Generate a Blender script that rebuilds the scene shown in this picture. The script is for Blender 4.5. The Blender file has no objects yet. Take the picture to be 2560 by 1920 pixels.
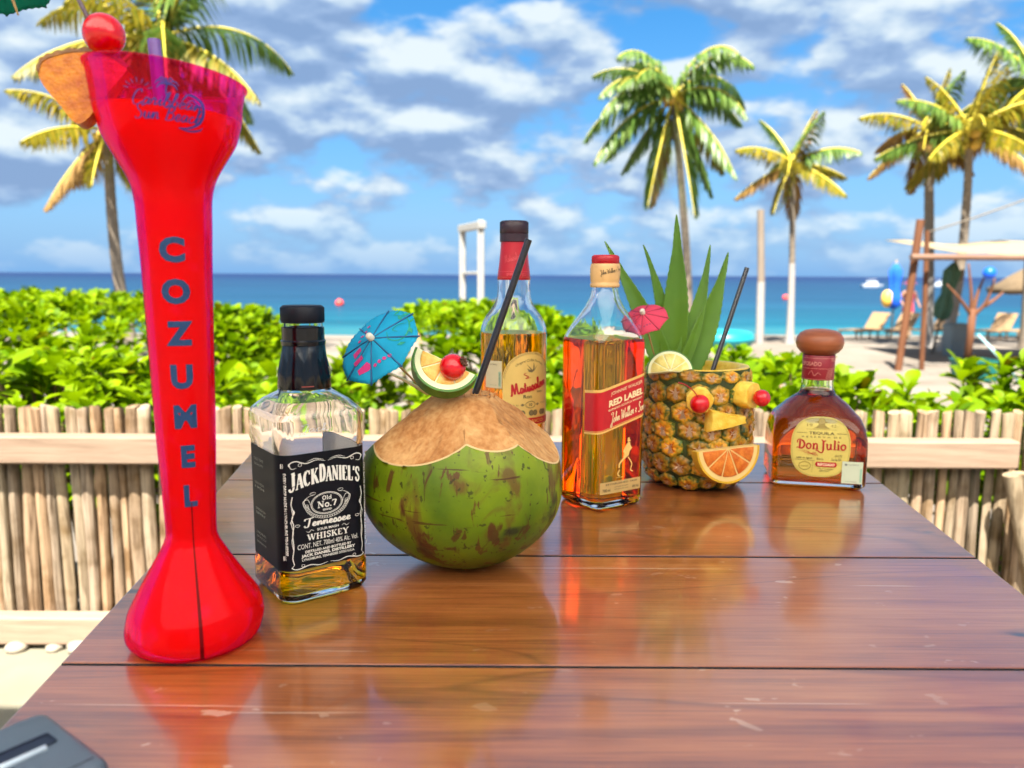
import bpy, bmesh, math, random
import numpy as np
from mathutils import Vector, Matrix, Euler

sc = bpy.context.scene
col = sc.collection
R = math.radians
PI = math.pi
TZ = 0.75                      # table top height

# ------------------------------------------------------------------ camera
cam = bpy.data.cameras.new('camera')
camo = bpy.data.objects.new('camera', cam)
col.objects.link(camo)
cam.sensor_width = 36.0
cam.lens = 27.34
cam.clip_start = 0.02
cam.clip_end = 20000
camo.matrix_world = Matrix.Translation((0, 0, TZ + 0.262)) @ Matrix.Rotation(R(90 - 7.98), 4, 'X') @ Matrix.Rotation(0.0054, 4, 'Z')
cam.dof.use_dof = True
cam.dof.focus_distance = 0.72
cam.dof.aperture_fstop = 6.7
sc.camera = camo

# ------------------------------------------------------------------ sky, sun, exposure
SUN_EL, SUN_AZ = R(60), R(192)          # azimuth from +Y towards +X: the sun stands behind the camera, a little to its left
world = bpy.data.worlds.new('World')
sc.world = world
world.use_nodes = True
nt = world.node_tree
nt.nodes.clear()
def N(t, kind, **kw):
    n = t.nodes.new(kind)
    for k, v in kw.items():
        if k.startswith('i_'):
            n.inputs[k[2:].replace('_', ' ')].default_value = v
        else:
            setattr(n, k, v)
    return n
def ramp(t, stops, interp='LINEAR'):
    n = t.nodes.new('ShaderNodeValToRGB')
    cr = n.color_ramp
    cr.interpolation = interp
    while len(cr.elements) < len(stops):
        cr.elements.new(0.5)
    for e, (p, c) in zip(cr.elements, stops):
        e.position = p
        e.color = (c[0], c[1], c[2], 1) if len(c) == 3 else c
    return n
def build_sky():
    L = nt.links.new
    sky = N(nt, 'ShaderNodeTexSky', sky_type='NISHITA', sun_disc=False, sun_elevation=SUN_EL, sun_rotation=SUN_AZ,
            air_density=1.0, dust_density=0.3, ozone_density=2.0)
    hs = N(nt, 'ShaderNodeHueSaturation')
    hs.inputs['Saturation'].default_value = 1.45; hs.inputs['Value'].default_value = 0.62
    L(sky.outputs[0], hs.inputs['Color'])
    tc = N(nt, 'ShaderNodeTexCoord')
    sep = N(nt, 'ShaderNodeSeparateXYZ')
    L(tc.outputs['Generated'], sep.inputs[0])
    zc = N(nt, 'ShaderNodeMath', operation='MAXIMUM'); zc.inputs[1].default_value = 0.0
    L(sep.outputs['Z'], zc.inputs[0])
    def density(shift):
        za = N(nt, 'ShaderNodeMath', operation='ADD'); za.inputs[1].default_value = 0.62 + shift
        L(zc.outputs[0], za.inputs[0])
        zb = N(nt, 'ShaderNodeMath', operation='MULTIPLY_ADD'); zb.inputs[1].default_value = 1.9; zb.inputs[2].default_value = CLOUD_SEED + 1.9 * shift
        L(zc.outputs[0], zb.inputs[0])
        dx = N(nt, 'ShaderNodeMath', operation='DIVIDE'); dy = N(nt, 'ShaderNodeMath', operation='DIVIDE')
        L(sep.outputs['X'], dx.inputs[0]); L(za.outputs[0], dx.inputs[1])
        L(sep.outputs['Y'], dy.inputs[0]); L(za.outputs[0], dy.inputs[1])
        cb = N(nt, 'ShaderNodeCombineXYZ'); L(dx.outputs[0], cb.inputs[0]); L(dy.outputs[0], cb.inputs[1]); L(zb.outputs[0], cb.inputs[2])
        big = N(nt, 'ShaderNodeTexNoise'); big.inputs['Scale'].default_value = 2.6; big.inputs['Detail'].default_value = 2.0
        big.inputs['Distortion'].default_value = 0.0
        fine = N(nt, 'ShaderNodeTexNoise'); fine.inputs['Scale'].default_value = 7.5; fine.inputs['Detail'].default_value = 10.0
        fine.inputs['Roughness'].default_value = 0.5; fine.inputs['Distortion'].default_value = 0.0
        L(cb.outputs[0], big.inputs['Vector']); L(cb.outputs[0], fine.inputs['Vector'])
        m1 = N(nt, 'ShaderNodeMath', operation='MULTIPLY'); m1.inputs[1].default_value = 0.54
        m2 = N(nt, 'ShaderNodeMath', operation='MULTIPLY'); m2.inputs[1].default_value = 0.46
        L(big.outputs['Fac'], m1.inputs[0]); L(fine.outputs['Fac'], m2.inputs[0])
        ad = N(nt, 'ShaderNodeMath', operation='ADD'); L(m1.outputs[0], ad.inputs[0]); L(m2.outputs[0], ad.inputs[1])
        return ad
    d0, d1 = density(0.0), density(0.022)
    mask = ramp(nt, [(0.425, (0, 0, 0)), (0.492, (1, 1, 1))], 'EASE')
    L(d0.outputs[0], mask.inputs[0])
    sub = N(nt, 'ShaderNodeMath', operation='SUBTRACT'); L(d0.outputs[0], sub.inputs[0]); L(d1.outputs[0], sub.inputs[1])
    mul = N(nt, 'ShaderNodeMath', operation='MULTIPLY_ADD'); mul.inputs[1].default_value = 8.5; mul.inputs[2].default_value = 0.42
    L(sub.outputs[0], mul.inputs[0])
    shade = ramp(nt, [(0.0, (.80, 1.22, 2.0)), (0.34, (1.10, 1.56, 2.35)), (0.60, (1.75, 2.2, 2.7)), (1.0, (2.6, 2.9, 3.05))])
    L(mul.outputs[0], shade.inputs[0])
    # thinner cover in the lowest few degrees over the sea
    low = N(nt, 'ShaderNodeMapRange'); low.inputs['From Min'].default_value = 0.0; low.inputs['From Max'].default_value = 0.09
    low.inputs['To Min'].default_value = 0.15; low.inputs['To Max'].default_value = 0.95
    L(zc.outputs[0], low.inputs['Value'])
    mm = N(nt, 'ShaderNodeMath', operation='MULTIPLY'); L(mask.outputs[0], mm.inputs[0]); L(low.outputs[0], mm.inputs[1])
    # pale blue air low over the sea, the same all round
    air = N(nt, 'ShaderNodeMapRange'); air.inputs['From Min'].default_value = 0.0; air.inputs['From Max'].default_value = 0.28
    air.inputs['To Min'].default_value = 0.92; air.inputs['To Max'].default_value = 0.25
    L(zc.outputs[0], air.inputs['Value'])
    amx = N(nt, 'ShaderNodeMix', data_type='RGBA'); amx.inputs[7].default_value = (.40, 1.25, 2.6, 1)
    L(air.outputs[0], amx.inputs['Factor']); L(hs.outputs[0], amx.inputs[6])
    mix = N(nt, 'ShaderNodeMix', data_type='RGBA')
    L(mm.outputs[0], mix.inputs['Factor']); L(amx.outputs[2], mix.inputs[6]); L(shade.outputs[0], mix.inputs[7])
    bg = N(nt, 'ShaderNodeBackground'); bg.inputs['Strength'].default_value = 0.05
    L(mix.outputs[2], bg.inputs['Color'])
    out = N(nt, 'ShaderNodeOutputWorld'); L(bg.outputs[0], out.inputs[0])
CLOUD_SEED = 13.5
build_sky()

sun = bpy.data.lights.new('sun', 'SUN')
sun.energy = 3.0
sun.angle = R(0.53)
sun.color = (1.0, 0.95, 0.86)
suno = bpy.data.objects.new('sun', sun)
col.objects.link(suno)
sd = Vector((math.sin(SUN_AZ) * math.cos(SUN_EL), math.cos(SUN_AZ) * math.cos(SUN_EL), math.sin(SUN_EL)))
suno.rotation_euler = sd.to_track_quat('Z', 'Y').to_euler()
suno.location = sd * 50

sc.view_settings.view_transform = 'Standard'
sc.view_settings.look = 'None'
sc.view_settings.gamma = 1.0
sc.view_settings.exposure = 2.75
sc.view_settings.use_curve_mapping = False
cy = sc.cycles
cy.use_denoising = True
try:
    cy.denoiser = 'OPENIMAGEDENOISE'
    cy.denoising_input_passes = 'RGB_ALBEDO_NORMAL'
except Exception:
    pass
cy.max_bounces = 16
cy.transmission_bounces = 14
cy.transparent_max_bounces = 16
cy.glossy_bounces = 6
cy.diffuse_bounces = 7
cy.caustics_reflective = False
cy.caustics_refractive = True
cy.sample_clamp_indirect = 8.0
cy.use_adaptive_sampling = False

# ------------------------------------------------------------------ materials
def lin(c):
    c = c / 255.0
    return c / 12.92 if c <= 0.04045 else ((c + 0.055) / 1.055) ** 2.4
def S(r, g, b):
    return (lin(r), lin(g), lin(b), 1.0)
def newmat(name):
    m = bpy.data.materials.new(name)
    m.use_nodes = True
    m.node_tree.nodes.clear()
    return m, m.node_tree
def pbsdf(t, color=None, rough=0.5, **kw):
    b = t.nodes.new('ShaderNodeBsdfPrincipled')
    if color is not None:
        b.inputs['Base Color'].default_value = color
    b.inputs['Roughness'].default_value = rough
    for k, v in kw.items():
        b.inputs[k].default_value = v
    return b
def finish(t, shader):
    o = t.nodes.new('ShaderNodeOutputMaterial')
    t.links.new(shader, o.inputs['Surface'])
def plain(name, color, rough=0.5, vary=0.0, scale=30, bump=0.0, **kw):
    """principled with soft noise variation of colour and relief"""
    m, t = newmat(name)
    kw = {k.replace('_', ' '): v for k, v in kw.items()}
    b = pbsdf(t, color, rough, **kw)
    if vary or bump:
        tc = t.nodes.new('ShaderNodeTexCoord')
        n = t.nodes.new('ShaderNodeTexNoise'); n.inputs['Scale'].default_value = scale; n.inputs['Detail'].default_value = 6
        t.links.new(tc.outputs['Object'], n.inputs['Vector'])
        if vary:
            lo = [max(0, c * (1 - vary)) for c in color[:3]]; hi = [min(1, c * (1 + vary)) for c in color[:3]]
            r = ramp(t, [(0.3, lo), (0.7, hi)])
            t.links.new(n.outputs['Fac'], r.inputs[0]); t.links.new(r.outputs[0], b.inputs['Base Color'])
        if bump:
            bp = t.nodes.new('ShaderNodeBump'); bp.inputs['Strength'].default_value = bump; bp.inputs['Distance'].default_value = 0.002
            t.links.new(n.outputs['Fac'], bp.inputs['Height']); t.links.new(bp.outputs[0], b.inputs['Normal'])
    finish(t, b.outputs[0])
    return m
def glassmat(name, color, ior=1.46, rough=0.0, wav=0.0, wscale=60):
    m, t = newmat(name)
    b = pbsdf(t, color, rough)
    b.inputs['Transmission Weight'].default_value = 1.0
    b.inputs['IOR'].default_value = ior
    if wav:
        tc = t.nodes.new('ShaderNodeTexCoord')
        n = t.nodes.new('ShaderNodeTexNoise'); n.inputs['Scale'].default_value = wscale; n.inputs['Detail'].default_value = 1
        t.links.new(tc.outputs['Object'], n.inputs['Vector'])
        bp = t.nodes.new('ShaderNodeBump'); bp.inputs['Strength'].default_value = wav; bp.inputs['Distance'].default_value = 0.002
        t.links.new(n.outputs['Fac'], bp.inputs['Height']); t.links.new(bp.outputs[0], b.inputs['Normal'])
    finish(t, b.outputs[0])
    return m
def tintmat(name, color, ior):
    m, t = newmat(name)
    b = t.nodes.new('ShaderNodeBsdfGlass'); b.inputs['Color'].default_value = color; b.inputs['Roughness'].default_value = 0; b.inputs['IOR'].default_value = ior
    finish(t, b.outputs[0])
    return m
def leafmat(name, a, b_, translucent=0.35, rough=0.35, spec=0.5, old=None):
    """leaf colour varied by object and by place, some light passing through"""
    m, t = newmat(name)
    tc = t.nodes.new('ShaderNodeTexCoord')
    geo = t.nodes.new('ShaderNodeNewGeometry')
    n = t.nodes.new('ShaderNodeTexNoise'); n.inputs['Scale'].default_value = 9; n.inputs['Detail'].default_value = 4
    t.links.new(geo.outputs['Position'], n.inputs['Vector'])
    ad = t.nodes.new('ShaderNodeMath'); ad.operation = 'MULTIPLY_ADD'; ad.inputs[1].default_value = 0.55
    mu = t.nodes.new('ShaderNodeMath'); mu.operation = 'MULTIPLY'; mu.inputs[1].default_value = 0.45
    t.links.new(geo.outputs['Random Per Island'], mu.inputs[0])
    t.links.new(n.outputs['Fac'], ad.inputs[0]); t.links.new(mu.outputs[0], ad.inputs[2])
    r = ramp(t, [(0.2, a), (0.75, b_)])
    t.links.new(ad.outputs[0], r.inputs[0])
    if old:          # a few ageing leaves
        q = ramp(t, [(0.0, old[0]), (0.035, old[1]), (0.05, (1, 1, 1)), (0.30, (1, 1, 1)), (0.34, (.62, .66, .8)), (0.42, (.62, .66, .8)), (0.46, (1, 1, 1))], 'CONSTANT')
        t.links.new(geo.outputs['Random Per Island'], q.inputs[0])
        mq = t.nodes.new('ShaderNodeMix'); mq.data_type = 'RGBA'; mq.blend_type = 'MULTIPLY'; mq.inputs['Factor'].default_value = 1
        t.links.new(r.outputs[0], mq.inputs[6]); t.links.new(q.outputs[0], mq.inputs[7])
        class _o: outputs = [mq.outputs[2]]
        r = _o
    p = pbsdf(t, None, rough); p.inputs['Specular IOR Level'].default_value = spec
    t.links.new(r.outputs[0], p.inputs['Base Color'])
    tr = t.nodes.new('ShaderNodeBsdfTranslucent')
    t.links.new(r.outputs[0], tr.inputs['Color'])
    mx = t.nodes.new('ShaderNodeMixShader'); mx.inputs[0].default_value = translucent
    t.links.new(p.outputs[0], mx.inputs[1]); t.links.new(tr.outputs[0], mx.inputs[2])
    finish(t, mx.outputs[0])
    return m
def woodmat(name, dark, light, rough=0.7, scale=(1, 12, 12), nscale=4.0, rnd=0.5, bump=0.4, coat=0.0, spec=0.3):
    """streaky wood; scale stretches the grain, rnd varies it by object"""
    m, t = newmat(name)
    tc = t.nodes.new('ShaderNodeTexCoord')
    oi = t.nodes.new('ShaderNodeObjectInfo')
    mp = t.nodes.new('ShaderNodeMapping'); mp.inputs['Scale'].default_value = scale
    ofs = t.nodes.new('ShaderNodeVectorMath'); ofs.operation = 'MULTIPLY_ADD'
    ofs.inputs[1].default_value = (7, 13, 5)
    t.links.new(oi.outputs['Random'], ofs.inputs[0]); t.links.new(tc.outputs['Object'], ofs.inputs[2])
    t.links.new(ofs.outputs[0], mp.inputs['Vector'])
    n = t.nodes.new('ShaderNodeTexNoise'); n.inputs['Scale'].default_value = nscale; n.inputs['Detail'].default_value = 8
    n.inputs['Roughness'].default_value = 0.6; n.inputs['Distortion'].default_value = 0.6
    t.links.new(mp.outputs[0], n.inputs['Vector'])
    ad = t.nodes.new('ShaderNodeMath'); ad.operation = 'MULTIPLY_ADD'; ad.inputs[1].default_value = rnd
    t.links.new(oi.outputs['Random'], ad.inputs[0]); t.links.new(n.outputs['Fac'], ad.inputs[2])
    r = ramp(t, [(0.25 , dark), (0.85 + 0.3 * rnd, light)])
    t.links.new(ad.outputs[0], r.inputs[0])
    b = pbsdf(t, None, rough); b.inputs['Specular IOR Level'].default_value = spec; b.inputs['Coat Weight'].default_value = coat
    t.links.new(r.outputs[0], b.inputs['Base Color'])
    bp = t.nodes.new('ShaderNodeBump'); bp.inputs['Strength'].default_value = bump; bp.inputs['Distance'].default_value = 0.004
    t.links.new(n.outputs['Fac'], bp.inputs['Height']); t.links.new(bp.outputs[0], b.inputs['Normal'])
    finish(t, b.outputs[0])
    return m

# ------------------------------------------------------------------ object helpers
def tag(o, label=None, cat=None, group=None, kind=None):
    if label: o['label'] = label
    if cat: o['category'] = cat
    if group: o['group'] = group
    if kind: o['kind'] = kind
    return o
def empty(name, loc=(0, 0, 0), rz=0.0, label=None, cat=None, group=None):
    o = bpy.data.objects.new(name, None)
    o.empty_display_size = 0.05
    col.objects.link(o)
    o.location = loc
    o.rotation_euler = (0, 0, rz)
    return tag(o, label, cat, group)
def link(name, me, parent=None, matrix=None):
    o = bpy.data.objects.new(name, me)
    col.objects.link(o)
    if parent is not None:
        o.parent = parent
    if matrix is not None:
        o.matrix_local = matrix
    return o
class MB:
    """collects vertices and faces; build() links them as one mesh object"""
    def __init__(self):
        self.v, self.f, self.m = [], [], []
    def add(self, vs, fs, mi=0):
        k = len(self.v)
        self.v += [tuple(p) for p in vs]
        self.f += [tuple(i + k for i in q) for q in fs]
        self.m += [mi] * len(fs)
        return self
    def mesh(self, name, mats, smooth=True):
        me = bpy.data.meshes.new(name)
        me.from_pydata(self.v, [], self.f)
        mats = mats if isinstance(mats, (list, tuple)) else [mats]
        for m in mats:
            me.materials.append(m)
        if len(mats) > 1:
            me.polygons.foreach_set('material_index', self.m)
        me.polygons.foreach_set('use_smooth', [smooth] * len(self.f))
        me.update()
        return me
    def build(self, name, mats, parent=None, smooth=True, matrix=None, sharp=None):
        me = self.mesh(name, mats, smooth)
        if sharp and smooth:
            me.set_sharp_from_angle(angle=R(sharp))
        return link(name, me, parent, matrix)
    def loft(self, loops, cap0=True, cap1=True, mi=0, closed=True, flip=False):
        n = len(loops[0]); vs = [p for lp in loops for p in lp]; fs = []
        for i in range(len(loops) - 1):
            for j in range(n if closed else n - 1):
                a, b = i * n + j, i * n + (j + 1) % n
                q = (a, b, b + n, a + n)
                fs.append(q[::-1] if flip else q)
        if cap0: fs.append(tuple(range(n - 1, -1, -1)) if not flip else tuple(range(n)))
        if cap1:
            k = (len(loops) - 1) * n
            fs.append(tuple(k + j for j in range(n)) if not flip else tuple(k + j for j in range(n - 1, -1, -1)))
        return self.add(vs, fs, mi)
    def lathe(self, prof, n=48, cap0=True, cap1=True, mi=0, flip=False, c=(0, 0)):
        return self.loft([[(c[0] + r * math.cos(2 * PI * j / n), c[1] + r * math.sin(2 * PI * j / n), z) for j in range(n)] for r, z in prof], cap0, cap1, mi, flip=flip)
    def tube(self, pts, rad, n=8, cap=True, mi=0, squash=None):
        pts = [Vector(p) for p in pts]
        rad = rad if isinstance(rad, (list, tuple)) else [rad] * len(pts)
        loops, ref = [], None
        for i, p in enumerate(pts):
            d = (pts[min(i + 1, len(pts) - 1)] - pts[max(i - 1, 0)]).normalized()
            if ref is None:
                ref = Vector((0, 0, 1)) if abs(d.z) < 0.9 else Vector((1, 0, 0))
            s = d.cross(ref).normalized(); u = s.cross(d).normalized(); ref = u
            loops.append([p + (s * math.cos(2 * PI * j / n) + u * math.sin(2 * PI * j / n) * (squash or 1)) * rad[i] for j in range(n)])
        return self.loft(loops, cap, cap, mi)
    def box(self, c, s, mi=0, bev=0.0, rot=None):
        hx, hy, hz = s[0] / 2, s[1] / 2, s[2] / 2
        b = min(bev, hx * .9, hy * .9, hz * .9)
        def lp(z, i):
            x, y = hx - i, hy - i
            return [(-x + b, -y, z), (x - b, -y, z), (x, -y + b, z), (x, y - b, z), (x - b, y, z), (-x + b, y, z), (-x, y - b, z), (-x, -y + b, z)]
        if b > 0:
            lps = [lp(-hz, b), lp(-hz + b, 0), lp(hz - b, 0), lp(hz, b)]
        else:
            q = [(-hx, -hy), (hx, -hy), (hx, hy), (-hx, hy)]
            lps = [[(x, y, -hz) for x, y in q], [(x, y, hz) for x, y in q]]
        M = (rot.to_4x4() if rot else Matrix.Identity(4))
        C = Vector(c)
        lps = [[M @ Vector(p) + C for p in l] for l in lps]
        return self.loft(lps, True, True, mi)
    def sphere(self, c, r, n=20, m=12, sz=1.0, mi=0):
        pr = [(max(1e-5, r * math.sin(PI * k / m)), -r * sz * math.cos(PI * k / m)) for k in range(m + 1)]
        k0 = len(self.v)
        self.lathe(pr, n, True, True, mi)
        self.v[k0:] = [(x + c[0], y + c[1], z + c[2]) for x, y, z in self.v[k0:]]
        return self
def bez(p, n=12):
    """smooth curve through points (Catmull-Rom), any dimension"""
    p = [np.array(q, float) for q in p]
    if len(p) == 2:
        return [p[0] + (p[1] - p[0]) * i / n for i in range(n + 1)]
    q = [2 * p[0] - p[1]] + p + [2 * p[-1] - p[-2]]
    out = []
    for i in range(1, len(q) - 2):
        for k in range(n):
            t = k / n
            out.append(0.5 * ((2 * q[i]) + (-q[i - 1] + q[i + 1]) * t + (2 * q[i - 1] - 5 * q[i] + 4 * q[i + 1] - q[i + 2]) * t * t + (-q[i - 1] + 3 * q[i] - 3 * q[i + 1] + q[i + 2]) * t ** 3))
    out.append(p[-1])
    return out
def rsec(hw, hd, c, z, k=6):
    """rounded rectangle section, counter-clockwise from above, front is -y"""
    c = min(c, hw, hd); out = []
    for (sx, sy, a0) in ((1, -1, -90), (1, 1, 0), (-1, 1, 90), (-1, -1, 180)):
        for i in range(k + 1):
            a = R(a0 + 90 * i / k)
            out.append((sx * (hw - c) + c * math.cos(a), sy * (hd - c) + c * math.sin(a), z))
    return out

# ------------------------------------------------------------------ lettering
_tc = {}
def glyphs(s, bold=0.0):
    """a line of the built-in typeface as flat triangles, cap height 1, starting at x = 0"""
    key = (s, bold)
    if key not in _tc:
        cu = bpy.data.curves.new('line', 'FONT'); cu.body = s; cu.size = 1.0; cu.resolution_u = 3; cu.fill_mode = 'FRONT'; cu.offset = bold
        o = bpy.data.objects.new('line', cu); col.objects.link(o)
        dg = bpy.context.evaluated_depsgraph_get()
        me = bpy.data.meshes.new_from_object(o.evaluated_get(dg))
        b2 = bmesh.new(); b2.from_mesh(me)          # small triangles, so that lines can bend round a bottle
        bmesh.ops.triangulate(b2, faces=b2.faces[:])
        for _ in range(2):
            le = [e for e in b2.edges if e.calc_length() > .22]
            if le: bmesh.ops.subdivide_edges(b2, edges=le, cuts=1); bmesh.ops.triangulate(b2, faces=[f for f in b2.faces if len(f.verts) > 3])
        b2.to_mesh(me); b2.free()
        v = np.array([x.co[:2] for x in me.vertices]) if len(me.vertices) else np.zeros((0, 2))
        f = [tuple(p.vertices) for p in me.polygons]
        bpy.data.objects.remove(o); bpy.data.curves.remove(cu); bpy.data.meshes.remove(me)
        v = v / 0.729 if len(v) else v
        if len(v): v[:, 0] -= v[:, 0].min()
        _tc[key] = (v, f)
    return _tc[key]
def arc(cx, cy, rx, ry, a0, a1, n=12):
    return [(cx + rx * math.cos(R(a0 + (a1 - a0) * i / n)), cy + ry * math.sin(R(a0 + (a1 - a0) * i / n))) for i in range(n + 1)]
T_, N_ = 0.19, 0.085
def sf(x, y, w=0.3):       # slab serif
    return (0.085, [(x - w / 2, y), (x + w / 2, y)])
SERIF = {   # glyph -> (advance, strokes)
 'J': (.55, [(T_, [(.38, .97), (.38, .25)]), (.13, arc(.2, .22, .18, .2, 0, -170)), sf(.38, .96)]),
 'A': (.72, [(N_, [(.1, .03), (.34, .97)]), (T_, [(.36, .97), (.6, .03)]), (.07, [(.2, .33), (.5, .33)]), sf(.1, .04, .22), sf(.6, .04, .26)]),
 'C': (.68, [(T_, arc(.36, .5, .26, .44, 105, 255)), (.1, arc(.36, .5, .27, .46, 255, 320)), (.1, arc(.36, .5, .27, .46, 105, 40)), (.08, [(.57, .96), (.57, .7)])]),
 'K': (.75, [(T_, [(.18, 0.03), (.18, .97)]), (.08, [(.26, .45), (.58, .95)]), (T_, [(.36, .55), (.62, .04)]), sf(.18, .04), sf(.18, .96), sf(.58, .96, .24), sf(.63, .04, .24)]),
 'D': (.74, [(T_, [(.18, .03), (.18, .97)]), (T_, arc(.3, .5, .32, .44, -75, 75)), (.08, [(.1, .96), (.4, .94)]), (.08, [(.1, .04), (.4, .06)])]),
 'N': (.78, [(N_, [(.15, .03), (.15, .97)]), (T_, [(.15, .93), (.6, .07)]), (N_, [(.62, .03), (.62, .97)]), sf(.12, .96, .26), sf(.15, .04, .24), sf(.62, .96, .24)]),
 'I': (.4, [(T_, [(.2, .03), (.2, .97)]), sf(.2, .04), sf(.2, .96)]),
 'E': (.66, [(T_, [(.18, .03), (.18, .97)]), (.09, [(.1, .955), (.56, .955)]), (.09, [(.1, .045), (.58, .045)]), (.08, [(.2, .52), (.46, .52)]), (.07, [(.55, .95), (.55, .74)]), (.07, [(.57, .05), (.57, .26)])]),
 'L': (.62, [(T_, [(.18, .03), (.18, .97)]), sf(.18, .96), (.09, [(.1, .045), (.56, .045)]), (.07, [(.55, .05), (.55, .28)])]),
 'S': (.58, [(.14, bez([(.49, .72), (.44, .9), (.27, .95), (.12, .82), (.17, .62), (.4, .42), (.46, .22), (.3, .05), (.14, .08), (.09, .27)], 5)), (.07, [(.49, .95), (.49, .7)]), (.07, [(.09, .05), (.09, .3)])]),
 "'": (.26, [(.13, [(.14, .98), (.1, .72)])]),
 'W': (1.05, [(T_, [(.12, .97), (.32, .04)]), (N_, [(.34, .04), (.52, .95)]), (T_, [(.52, .97), (.72, .04)]), (N_, [(.74, .04), (.94, .97)]), sf(.12, .96, .26), sf(.52, .96, .24), sf(.93, .96, .22)]),
 'H': (.82, [(T_, [(.18, .03), (.18, .97)]), (T_, [(.62, .03), (.62, .97)]), (.08, [(.18, .5), (.62, .5)]), sf(.18, .04), sf(.18, .96), sf(.62, .04), sf(.62, .96)]),
 'Y': (.74, [(T_, [(.12, .97), (.36, .48)]), (N_, [(.62, .97), (.38, .48)]), (T_, [(.37, .5), (.37, .03)]), sf(.12, .96, .26), sf(.62, .96, .24), sf(.37, .04)]),
 'O': (.76, [(T_, arc(.38, .5, .27, .44, 60, 300)), (T_, arc(.38, .5, .27, .44, -60, 60))]),
 'M': (.95, [(N_, [(.15, .03), (.15, .97)]), (T_, [(.17, .95), (.44, .1)]), (N_, [(.46, .1), (.72, .95)]), (T_, [(.74, .03), (.74, .97)]), sf(.14, .96, .24), sf(.15, .04, .24), sf(.74, .04), sf(.77, .96, .24)]),
 'o': (.56, [(.15, arc(.28, .32, .2, .28, 0, 360, 18))]),
 'l': (.34, [(.16, [(.17, .03), (.17, 1.0)]), sf(.17, .04, .28), (.08, [(.05, .98), (.18, .98)])]),
 'd': (.6, [(.15, arc(.25, .32, .17, .28, 0, 360, 18)), (.16, [(.44, .03), (.44, 1.0)]), (.08, [(.44, .04), (.56, .04)]), (.08, [(.34, .98), (.45, .98)])]),
 'n': (.66, [(.16, [(.17, .03), (.17, .62)]), (.14, bez([(.2, .45), (.34, .61), (.48, .5), (.49, .3)], 5)), (.16, [(.49, .32), (.49, .03)]), sf(.17, .04, .28), sf(.49, .04, .28), (.08, [(.05, .6), (.18, .6)])]),
 'u': (.66, [(.16, [(.15, .62), (.15, .25)]), (.14, bez([(.15, .28), (.2, .05), (.36, .04), (.46, .2)], 5)), (.16, [(.48, .62), (.48, .03)]), (.08, [(.03, .6), (.16, .6)]), (.08, [(.36, .6), (.5, .6)]), (.08, [(.48, .04), (.6, .04)])]),
 'i': (.34, [(.16, [(.17, .03), (.17, .62)]), sf(.17, .04, .28), (.08, [(.05, .6), (.18, .6)]), (.18, [(.17, .78), (.17, .93)])]),
 'j': (.6, [(.17, [(.4, .93), (.4, -.1)]), (.12, bez([(.4, -.08), (.3, -.33), (.05, -.27), (-.1, -.12), (-.3, -.1)], 6)), (.1, bez([(.22, 1.05), (.34, .93), (.52, .9), (.62, .98)], 4))]),
 'q': (.84, [(.18, [(.3, .05), (.3, .9)]), (.18, arc(.38, .48, .34, .44, -80, 80)), (.1, bez([(.05, .62), (.1, .92), (.3, 1.0), (.5, .9)], 5)), (.1, bez([(-.02, .1), (.15, .16), (.3, .04), (.48, .06)], 5))]),
 '7': (.56, [(.12, [(.06, .93), (.5, .93)]), (.18, [(.48, .92), (.24, .03)]), (.07, [(.07, .95), (.07, .72)])]),
 '.': (.26, [(.17, [(.12, .02), (.12, .17)])]), ' ': (.32, []), '&': (.7, [(.12, bez([(.6, .1), (.2, .7), (.3, .95), (.42, .75), (.1, .3), (.25, .03), (.6, .45)], 5))]),
}
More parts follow.
